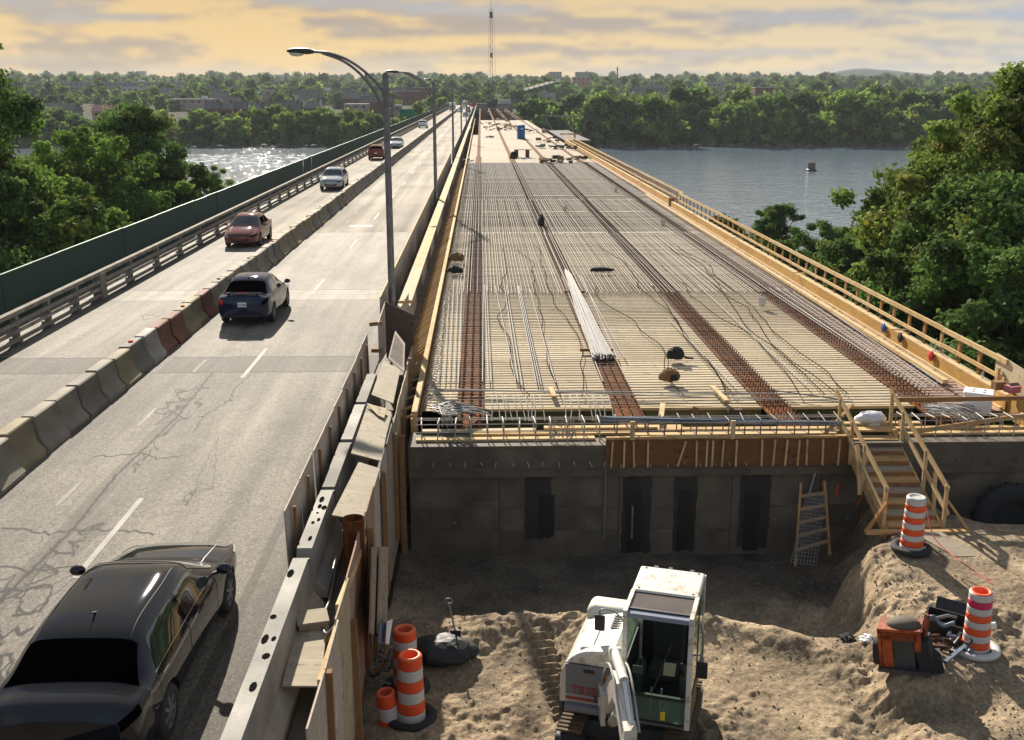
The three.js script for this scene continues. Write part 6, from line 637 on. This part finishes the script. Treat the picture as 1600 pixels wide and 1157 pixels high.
// crown: clumps inside an uneven envelope; each leaf a folded pair of triangles
function crown(seed, H, W, base, nC, nL, leaf, opt = {}) {
  const r = rng(seed), p = [], c = [], clumps = [];
  for (let k = 0; k < nC; k++) { const v = Math.pow(r(), 0.8), a = r() * 6.283, prof = opt.cone ? 1 - 0.85 * v : Math.sin(Math.PI * (0.16 + 0.76 * v)), rad = W * prof * Math.sqrt(0.25 + 0.75 * r()) * (0.78 + 0.4 * Math.sin(a * 3 + seed + v * 4) * (0.5 + r())); const ou = r() < (opt.noLimb ? 0 : 0.17) ? 1.22 + 0.3 * r() : 1; clumps.push([Math.cos(a) * rad * ou, base + (H - base) * v, Math.sin(a) * rad * ou, (opt.cl ?? 0.2) * W * (0.65 + 0.7 * r()) * (ou > 1 ? 0.6 : 1), 0.45 + 0.95 * r(), r()]); }
  for (const [x, y, z, s, tone, hue] of clumps) for (let k = 0; k < nL; k++) {
    const d = V(r() - 0.5, r() - 0.5, r() - 0.5).normalize(), rr = s * Math.pow(r(), 0.45), q = V(x + d.x * rr * 1.15, y + d.y * rr * 0.75, z + d.z * rr * 1.15), l = leaf * (0.6 + 0.8 * r());
    const ax = V(r() - 0.5, (r() - 0.5) * 0.9 - 0.15, r() - 0.5).normalize(), up = d.clone().multiplyScalar(0.9).add(V(r() - 0.5, r() - 0.2, r() - 0.5)).normalize(), sx = ax.clone().cross(up).normalize().multiplyScalar(l * 0.36), n2 = sx.clone().cross(ax).normalize().multiplyScalar(l * 0.12);
    const A = q, Bp = q.clone().addScaledVector(ax, l * 0.5).add(sx).add(n2), C = q.clone().addScaledVector(ax, l), D = q.clone().addScaledVector(ax, l * 0.5).sub(sx).add(n2);
    for (const w of [A, Bp, C, A, C, D]) p.push(w.x, w.y, w.z); const t = tone * (0.75 + 0.5 * r()), yl = hue > 0.86 ? 0.5 * r() : 0.12 * r(); for (let i = 0; i < 6; i++) c.push(t * (0.85 + yl * 1.3), t, t * (0.95 - 0.4 * yl)); }
  const g = new THREE.BufferGeometry(); g.setAttribute('position', new THREE.Float32BufferAttribute(p, 3)); g.setAttribute('color', new THREE.Float32BufferAttribute(c, 3)); g.computeVertexNormals();
  const w = mb(); if (!opt.noLimb) { w.tube([V(0, -1, 0), V(0, base * 0.5, 0), V(0.2, base + (H - base) * 0.45, 0.1)], (t) => lerp(0.028, 0.012, t) * H, 8); const n = opt.limbs ?? 14; for (let k = 0; k < n; k++) { const cl = clumps[Math.floor(k / n * nC)], y0 = base * 0.6 + (H - base) * 0.3 * r(); w.tube(spline([V(0, y0, 0), V(cl[0] * 0.4, lerp(y0, cl[1], 0.5), cl[2] * 0.4), V(cl[0], cl[1], cl[2])], 5), (t) => lerp(0.012, 0.003, t) * H, 5, false); } }
  return { leaf: g, wood: w.geo() };
}
function tree(name, label, cr, mat, p, turn, s, group) { const t = thing(name, label, 'tree', p, turn, group); t.scale.setScalar(s); part(t, 'trunk', cr.wood, M.bark); part(t, 'crown', cr.leaf, mat); return t; }
{ // near trees: left bank and right bank
  const A = crown(11, 10, 4.3, 1.8, 150, 270, 0.2, { cl: 0.15, limbs: 26 }), B = crown(23, 10, 3.9, 1.4, 140, 270, 0.2, { cl: 0.15, limbs: 26 }), C = crown(37, 10, 4.6, 2.2, 110, 270, 0.21, { cl: 0.125, limbs: 30 }), D = crown(41, 4, 2.6, 0.3, 46, 200, 0.26, { limbs: 8 });
  const put = (name, lb, cr, mat, px, pyTop, z, s, turn) => { const q = zp(px, pyTop, z), H = cr === D ? 4 : 10; return tree(name, lb, cr, mat, [q.x, q.y - H * s, z], turn, s); };
  // left: px of the crown axis, pixel of its top, distance
  [['leafy_tree', 'dark tall tree cut by the left frame edge, highest of the left trees', A, M.leafB, -98, 92, -40, 1.0, 0], ['leafy_tree', 'bushy tree at the left frame edge above the green screen', B, M.leafA, 25, 258, -42, 1.0, 1], ['leafy_tree', 'bright leafy tree left of the dark pointed one on the near bank', C, M.leafA, 120, 214, -52, 1.1, 2], ['leafy_tree', 'rounded leafy tree in the middle of the left bank group', A, M.leafA, 160, 218, -58, 1.0, 3], ['leafy_tree', 'dark pointed tree rising above the left bank group', B, M.leafB, 200, 172, -62, 1.2, 4], ['leafy_tree', 'leafy tree on the river side of the dark pointed one', C, M.leafB, 228, 222, -66, 0.95, 5], ['leafy_tree', 'low bright tree behind the green screen, nearest the camera', B, M.leafA, 70, 330, -38, 0.75, 6], ['leafy_tree', 'low bright tree behind the green screen, in front of the dark group', A, M.leafA, 130, 345, -44, 0.7, 7], ['leafy_tree', 'dark lower tree filling the gap behind the green screen', C, M.leafB, 205, 300, -50, 0.9, 8], ['leafy_tree', 'lower tree between the left group and the small river tree', A, M.leafB, 235, 290, -60, 0.8, 9], ['leafy_tree', 'small bright tree standing alone against the river on the left', C, M.leafA, 318, 262, -74, 0.5, 10], ['leafy_tree', 'bright bush right behind the green screen by the small river tree', B, M.leafA, 285, 300, -66, 0.6, 11], ['leafy_tree', 'shadowy tree at the far left behind the green screen', B, M.leafB, -60, 280, -36, 0.9, 2.2], ['leafy_tree', 'background tree high on the left between the frame edge and the bright one', A, M.leafB, 60, 250, -64, 1.1, 4.4]].forEach((a) => { a[6] = Math.max(-88, a[6] * 1.45); a[7] *= 1.28; put(...a); });
  // right
  [['leafy_tree', 'large tree at the right frame edge rising above the far bank', A, M.leafC, 1630, 120, -44, 1.35, 1.2], ['leafy_tree', 'large olive tree left of the one at the right frame edge', C, M.leafC, 1575, 158, -50, 1.3, 2.2], ['leafy_tree', 'olive tree with open branches leaning over the river on the right', B, M.leafC, 1520, 215, -54, 1.15, 0.6], ['leafy_tree', 'tree with sparse reaching branches left of the right bank group', C, M.leafC, 1428, 285, -58, 0.85, 3.3], ['leafy_tree', 'dark tree filling the right bank in front of the large ones', A, M.leafB, 1545, 290, -38, 1.05, 4.1], ['leafy_tree', 'dark tree behind the guard rail near the end plywood', B, M.leafB, 1480, 360, -40, 0.95, 5.2], ['leafy_tree', 'low dark tree behind the middle of the guard rail', A, M.leafB, 1350, 372, -56, 0.8, 2.7], ['leafy_tree', 'low tree behind the guard rail right of the slender one', C, M.leafB, 1285, 352, -70, 0.75, 0.9], ['leafy_tree', 'slender sparse tree alone against the river on the right', B, M.leafB, 1215, 322, -86, 0.72, 1.9], ['leafy_tree', 'dark tree at the right frame edge low behind the plywood', C, M.leafB, 1620, 390, -33, 0.95, 3.7], ['leafy_tree', 'low leafy tree under the open branches on the right bank', B, M.leafC, 1420, 402, -47, 0.75, 2.9]].forEach((a) => put(...a));
  const r = rng(55); for (let k = 0; k < 26; k++) { const left = k < 12, z = -lerp(30, 84, r()), x = left ? -lerp(17.5, 30, r()) : lerp(15.5, 34, r()); const o = tree('bank_bush', left ? 'dark bush on the near bank under the trees left of the bridge' : 'dark bush on the near bank under the trees right of the bridge', D, r() < 0.5 ? M.leafB : M.leafA, [x, bankY(x, z), z], r() * 6, 0.8 + r() * 0.6, left ? 'bushes under the left trees' : 'bushes under the right trees'); o.userData.category = 'bush'; }
  const tw = thing('leaf_twig', 'dark leafy twig poking in at the left frame edge against the sky', 'twig', zp(-8, 95, -30).toArray()); const tg = crown(3, 0.5, 0.22, 0, 7, 16, 0.13, { noLimb: true }); part(tw, 'leaves', tg.leaf, M.leafB); part(tw, 'stem', mb().tube([V(-0.6, -0.4, 0), V(0, 0.25, 0)], 0.012, 5), M.bark);
}
{ // far bank: riverside trees one by one, then the town's
  const P = [crown(101, 10, 4.6, 0.6, 70, 46, 0.95, { cl: 0.24 }), crown(102, 10, 4.0, 0.8, 64, 46, 0.95, { cl: 0.25 }), crown(103, 10, 5.2, 0.5, 76, 46, 1.0, { cl: 0.22 }), crown(104, 10, 3.0, 0.6, 54, 44, 0.85, { cone: true, cl: 0.3 })], r = rng(202), mats = [M.leafFar, M.leafFarB, M.leafFar, M.leafFarC];
  const protos = {}, tone = ['fresh green', 'deep green', 'full green', 'yellowish green']; const add = (name, label, group, i, m, p, turn, s) => { const key = i + '/' + m; if (!protos[key]) { const t = protos[key] = tree(name, label, P[i], mats[m], p, turn, s, group); return t; } const c = dup(protos[key], name, p, turn, label, 'tree', group); c.scale.setScalar(s); return c; };
  const skip = (x) => x > -17 && x < 15;
  for (let row = 0; row < 3; row++) for (let x = -205; x < 270; x += x < 0 ? 5.2 : 8.6) { if (x < 0 && row === 2 && r() < 0.6) continue; const xx = x + (r() - 0.5) * 5, d = 402 + row * 13 + (r() - 0.5) * 9; if (skip(xx)) continue; const k = r(), s = (k < 0.2 ? 0.75 + r() * 0.3 : 1.1 + r() * 0.75) * (xx > 0 ? 1.06 : 0.66), i = Math.floor(r() * 3); add('riverside_tree', ...((m) => [tone[m] + (xx < 0 ? ' tree in the wooded belt along the far shore, left of the bridge' : ' tree in the wooded belt along the far shore, right of the bridge'), tone[m] + (xx < 0 ? ' left shore trees' : ' right shore trees'), i, m])(Math.floor(r() * r() * 4)), [xx, cityY(xx, -d) - 0.6, -d], r() * 6.28, s); }
  for (let k = 0; k < 210; k++) { const d = 470 + Math.pow(r(), 1.25) * 560, x = (r() - 0.5) * d * 1.06 + d * 0.02; if (skip(x) && d < 620) continue; if (x < -12 && d < 560 && r() < 0.82) continue; if (x > 12 && d < 600 && r() < 0.4) continue; const i = r() < 0.1 ? 3 : Math.floor(r() * 3); add('town_tree', ...((m) => [tone[m] + (i === 3 ? ' pointed' : ' rounded') + (x < 0 ? ' tree among the houses of the town left of the bridge' : ' tree among the houses of the town right of the bridge'), tone[m] + (i === 3 ? ' pointed' : ' rounded') + (x < 0 ? ' left town trees' : ' right town trees'), i, m])(Math.floor(r() * 3)), [x, cityY(x, -d) - 0.8, -d], r() * 6.28, 0.65 + r() * 0.55); }
  // beyond: the wooded town reads as one mass
  const small = crown(140, 10, 5, 0.2, 44, 16, 1.7, { noLimb: true, cl: 0.27 }).leaf, n = 2600, d = new THREE.InstancedMesh(small, M.leafFarB, n), c = new THREE.Color(); for (let k = 0; k < n; k++) { const dd = 640 + Math.pow(r(), 0.8) * 1400, x = (r() - 0.5) * dd * 1.15 + dd * 0.03; const s = r() < 0.12 ? 1.1 + r() * 0.5 : 0.5 + r() * 0.6; d.setMatrixAt(k, mtx(x, cityY(x, -dd) - 1, -dd, 0, r() * 6, 0, [s * 1.15, s, s * 1.15])); const b = 0.6 + r() * 0.9; d.setColorAt(k, c.setRGB(b * 1.05, b, b)); } d.name = 'distant_wood'; tag(d, 'wooded town running to the skyline as one mass of distant trees', 'wood'); d.userData.kind = 'stuff'; scene.add(d);
  const shrub = crown(150, 3, 3.2, 0, 34, 26, 0.6, { noLimb: true, cl: 0.3 }).leaf, nb = 190, sb = new THREE.InstancedMesh(shrub, M.leafFarB, nb); for (let k = 0; k < nb; k++) { const x = lerp(-215, 290, r()), dd = 391 + r() * 12; sb.setMatrixAt(k, mtx(x, cityY(x, -dd) - 0.3, -dd, 0, r() * 6, 0, 0.6 + r() * 0.9)); } sb.name = 'shore_scrub'; tag(sb, 'dark scrub lining the far shore at the foot of the trees', 'scrub'); sb.userData.kind = 'stuff'; scene.add(sb);
}
// ---------------------------------------------------------------- town buildings
const bM = { grey: matte([0.56, 0.58, 0.64], { map: T.conc }), white: matte([0.8, 0.69, 0.66], { map: T.conc }), brick: matte([0.36, 0.18, 0.13], { map: T.conc }), roof: matte([0.3, 0.29, 0.29], { map: T.conc }), roofB: matte([0.4, 0.39, 0.39], { map: T.conc }), pink: matte([0.5, 0.26, 0.22]), pale: matte([0.5, 0.5, 0.5]), win: std([0.03, 0.035, 0.045], { roughness: 0.15 }) };
function house(label, px, pyBase, pyTop, wpx, dist, wall, o = {}) { // gabled or flat building standing at a surveyed spot
  const z = -dist, q = zp(px, pyBase, z), sc = dist / FOC * 1.03, w = wpx * sc, h = Math.max(2.5, (pyBase - pyTop) * sc), d = o.depth ?? Math.min(w, 14), t = thing(o.name ?? 'house', label, o.cat ?? 'house', [q.x, q.y, z], o.turn ?? 0, o.group), wh = o.flat ? h : h * 0.58;
  part(t, 'walls', mb().box(0, wh / 2 - 2, -d / 2, w, wh + 4, d), wall); const n = Math.max(1, Math.round(w / (o.bay ?? 4))), fl = Math.max(1, Math.round(wh / 3.2)); const wg = mb().box(0, 0, 0, Math.min(1.4, w / n * 0.45), 1.3, 0.1).geo(); if (n * fl < 60) for (let k = 0; k < n; k++) for (let f = 0; f < fl; f++) part(t, 'window', wg, bM.win).position.set(-w / 2 + (k + 0.5) * w / n, wh * (f + 0.55) / fl, 0.04);
  if (o.flat) { part(t, 'parapet', mb().box(0, wh + 0.15, -d / 2, w + 0.3, 0.4, d + 0.3), o.roof ?? bM.pale); if (w > 20) part(t, 'roof_unit', mb().box(w * 0.2, wh + 1, -d / 2, 3, 1.6, 3), bM.pale); }
  else { const rf = o.hip ? mb().hexa([V(-w / 2 - 0.4, wh, 0.5), V(-w / 2 - 0.4, wh, -d - 0.5), V(w / 2 + 0.4, wh, -d - 0.5), V(w / 2 + 0.4, wh, 0.5), V(-w * 0.3, h, -d / 2 + 0.2), V(-w * 0.3, h, -d / 2 - 0.2), V(w * 0.3, h, -d / 2 - 0.2), V(w * 0.3, h, -d / 2 + 0.2)]) : mb().quad(V(-w / 2 - 0.4, wh - 0.2, 0.6), V(w / 2 + 0.4, wh - 0.2, 0.6), V(w / 2 + 0.4, h, -d / 2), V(-w / 2 - 0.4, h, -d / 2)).quad(V(w / 2 + 0.4, wh - 0.2, -d - 0.6), V(-w / 2 - 0.4, wh - 0.2, -d - 0.6), V(-w / 2 - 0.4, h, -d / 2), V(w / 2 + 0.4, h, -d / 2)).tri(V(-w / 2, wh, 0), V(-w / 2, h - 0.1, -d / 2), V(-w / 2, wh, -d)).tri(V(w / 2, wh, 0), V(w / 2, wh, -d), V(w / 2, h - 0.1, -d / 2)); const m = part(t, 'roof', rf, o.roof ?? bM.roof); part(m, 'chimney', mb().box(w * 0.32, h, -d * 0.5, 0.9, 1.8, 0.9), bM.brick); }
  return t; }
{ const h = house('large grey house with a bright dormer strip among the trees on the far left', 84, 194, 164, 56, 455, bM.grey, { depth: 12, roof: bM.roofB, bay: 3.4 }); part(h, 'dormer', mb().box(0.4, 6.2, -0.8, 6.4, 1.3, 1.8), bM.white); part(h, 'side_wing', mb().box(-9.2, 2.2, -3, 4.2, 6, 6), bM.grey); part(h, 'wing_roof', mb().box(-9.2, 5.3, -3, 4.6, 0.3, 6.4), bM.white);
  house('small pale house with a brownish roof right of the large grey one', 158, 186, 166, 26, 470, bM.white, { roof: bM.pink }); house('white garage half hidden at the left frame edge', 30, 190, 172, 22, 480, bM.white, { flat: true });
  for (let k = 0; k < 7; k++) house(['dark brick row house, leftmost of the terrace above the left shore trees', 'dark brick row house, second of the terrace on the left', 'dark brick row house, third of the terrace on the left', 'dark brick row house in the middle of the terrace', 'dark brick row house just right of the terrace middle', 'dark brick row house, next to last of the terrace towards the bridge', 'dark brick row house at the bridge end of the terrace'][k], 332 + k * 21, 186, 161 + (k % 2), 20.5, 500 + k * 3, bM.brick, { roof: k % 2 ? bM.roofB : bM.roof, bay: 3 });
  house('brick house with a pale porch roof right of the terrace', 488, 186, 160, 24, 520, bM.brick, { hip: true, roof: bM.roofB });
  const F = (lb, px, b, tp, w, d, wall, o = {}) => house(lb, px, b, tp, w, d, wall, { flat: true, name: 'town_building', cat: 'building', ...o });
  F('long low grey industrial hall on the left skyline', 180, 142, 130, 160, 900, bM.grey, { depth: 30 }); F('grey industrial block right of the long hall on the left', 208, 152, 138, 34, 820, bM.pale, {}); F('long white flat building behind the brick terrace', 300, 163, 156, 70, 620, bM.white); F('white flat building above the brick terrace on the left', 402, 152, 142, 40, 700, bM.white); F('pale flat building left of the nearest lamp post', 500, 150, 142, 44, 760, bM.white); F('long low white building half hidden behind the nearest lamp post', 556, 172, 164, 34, 540, bM.white); F('dark brick school block right of the nearest lamp post', 636, 158, 144, 40, 720, bM.brick); F('dark brick flat block beside the second lamp post', 664, 156, 139, 38, 760, bM.brick); F('white flat building behind the lamp posts near the bridge end', 610, 174, 166, 30, 560, bM.white);
  F('pale long building left of the bridge end', 700, 153, 146, 26, 800, bM.pale); F('grey block with many windows on the left skyline', 415, 140, 128, 26, 1100, bM.pale);
  F('pinkish red building on the skyline right of the crane', 908, 134, 122, 26, 1000, bM.pink); F('wide pale apartment slab on the skyline right of the crane', 912, 126, 114, 24, 1500, bM.grey); F('grey apartment block on the skyline left of the pinkish building', 868, 128, 114, 18, 1500, bM.grey); F('white flat roofed house on the right behind the shore trees', 1278, 158, 147, 30, 560, bM.white); F('small dark house in the trees on the right', 1198, 148, 138, 34, 640, bM.brick); F('small white house in the trees on the far right', 1372, 152, 144, 18, 640, bM.white); F('pale house roof among the right hand trees', 1160, 152, 143, 20, 600, bM.pale); F('white house in the town right of the sloping roof', 1120, 138, 130, 30, 900, bM.white);
  [[166, 'pale tower block on the far left skyline, left of three'], [190, 'pale tower block on the far left skyline, middle of three'], [220, 'pale tower block on the far left skyline, tallest of three'], [400, 'pale distant tower block on the skyline left of the lamp arm'], [434, 'pale distant tower block on the skyline under the lamp arm']].forEach(([px, lb], i) => house(lb, px, 128, i === 2 ? 113 : 118, 11, 2150, bM.pale, { flat: true, name: 'tower_block', cat: 'tower block', bay: 5 }));
  const st = thing('grandstand_roof', 'large grey sloping roofed hall right of the crane above the trees', 'building', zp(838, 152, -700).toArray(), 0.25); part(st, 'walls', mb().box(0, -1, -8, 27, 8, 14), bM.pale); part(st, 'sloping_roof', mb().hexa([V(-15, 2, 2), V(-15, 2, -18), V(-15, 2.5, -18), V(-15, 2.5, 2), V(14, 9.5, 2), V(14, 9.5, -18), V(14, 10, -18), V(14, 10, 2)]), bM.roofB); const cols = mb(); for (let k = 0; k < 8; k++) cols.box(-12 + k * 3.4, 1 + k * 0.5, 0.8, 0.5, 6 + k, 0.5); part(st, 'columns', cols, bM.grey);
  const r = rng(321); for (let k = 0; k < 60; k++) { const px = [lerp(20, 735, r()), lerp(930, 1560, r())][k % 2], d = lerp(560, 1150, r()), z = -d, x = zp(px, 140, z).x, w = 8 + r() * 10, t = thing('town_house', x < 0 ? 'small pale house showing between the trees of the town left of the bridge' : 'small pale house showing between the trees of the town right of the bridge', 'house', [x, cityY(x, z) + 1.5, z], (r() - 0.5) * 0.6, x < 0 ? 'left town houses' : 'right town houses'), wl = [bM.white, bM.pale, bM.brick, bM.grey][Math.floor(r() * 4)]; part(t, 'walls', mb().box(0, 2, 0, w, 7, 9), wl); const rf = mb().quad(V(-w / 2 - 0.4, 5.3, 5), V(w / 2 + 0.4, 5.3, 5), V(w / 2 + 0.4, 8.4, 0), V(-w / 2 - 0.4, 8.4, 0)).quad(V(w / 2 + 0.4, 5.3, -5), V(-w / 2 - 0.4, 5.3, -5), V(-w / 2 - 0.4, 8.4, 0), V(w / 2 + 0.4, 8.4, 0)).tri(V(-w / 2, 5.4, 4.5), V(-w / 2, 8.3, 0), V(-w / 2, 5.4, -4.5)).tri(V(w / 2, 5.4, 4.5), V(w / 2, 5.4, -4.5), V(w / 2, 8.3, 0)); part(t, 'roof', rf, r() < 0.6 ? bM.roof : bM.roofB); for (let q = -1; q < 2; q++) part(t, 'window', mb().box(q * w * 0.3, 3.6, 4.55, 1.3, 1.4, 0.08), bM.win); }
  for (const [px, top, lb, d] of [[965, 104, 'thin dark mast standing on the skyline right of the crane', 1200], [1546, 116, 'thin dark chimney on the right skyline', 1300], [476, 112, 'thin dark mast on the skyline left of the nearest lamp post', 1300]]) { const q = zp(px, top, -d), m = thing('mast', lb, 'mast', [q.x, q.y, -d]); part(m, 'shaft', mb().cyl(V(0, -26, 0), V(0, 0, 0), 0.9, 0.6, 8), M.steelD); part(m, 'platform', mb().cyl(V(0, -3, 0), V(0, -2.4, 0), 1.4, 1.4, 10), M.steelD); }
}
renderer.render(scene, camera);
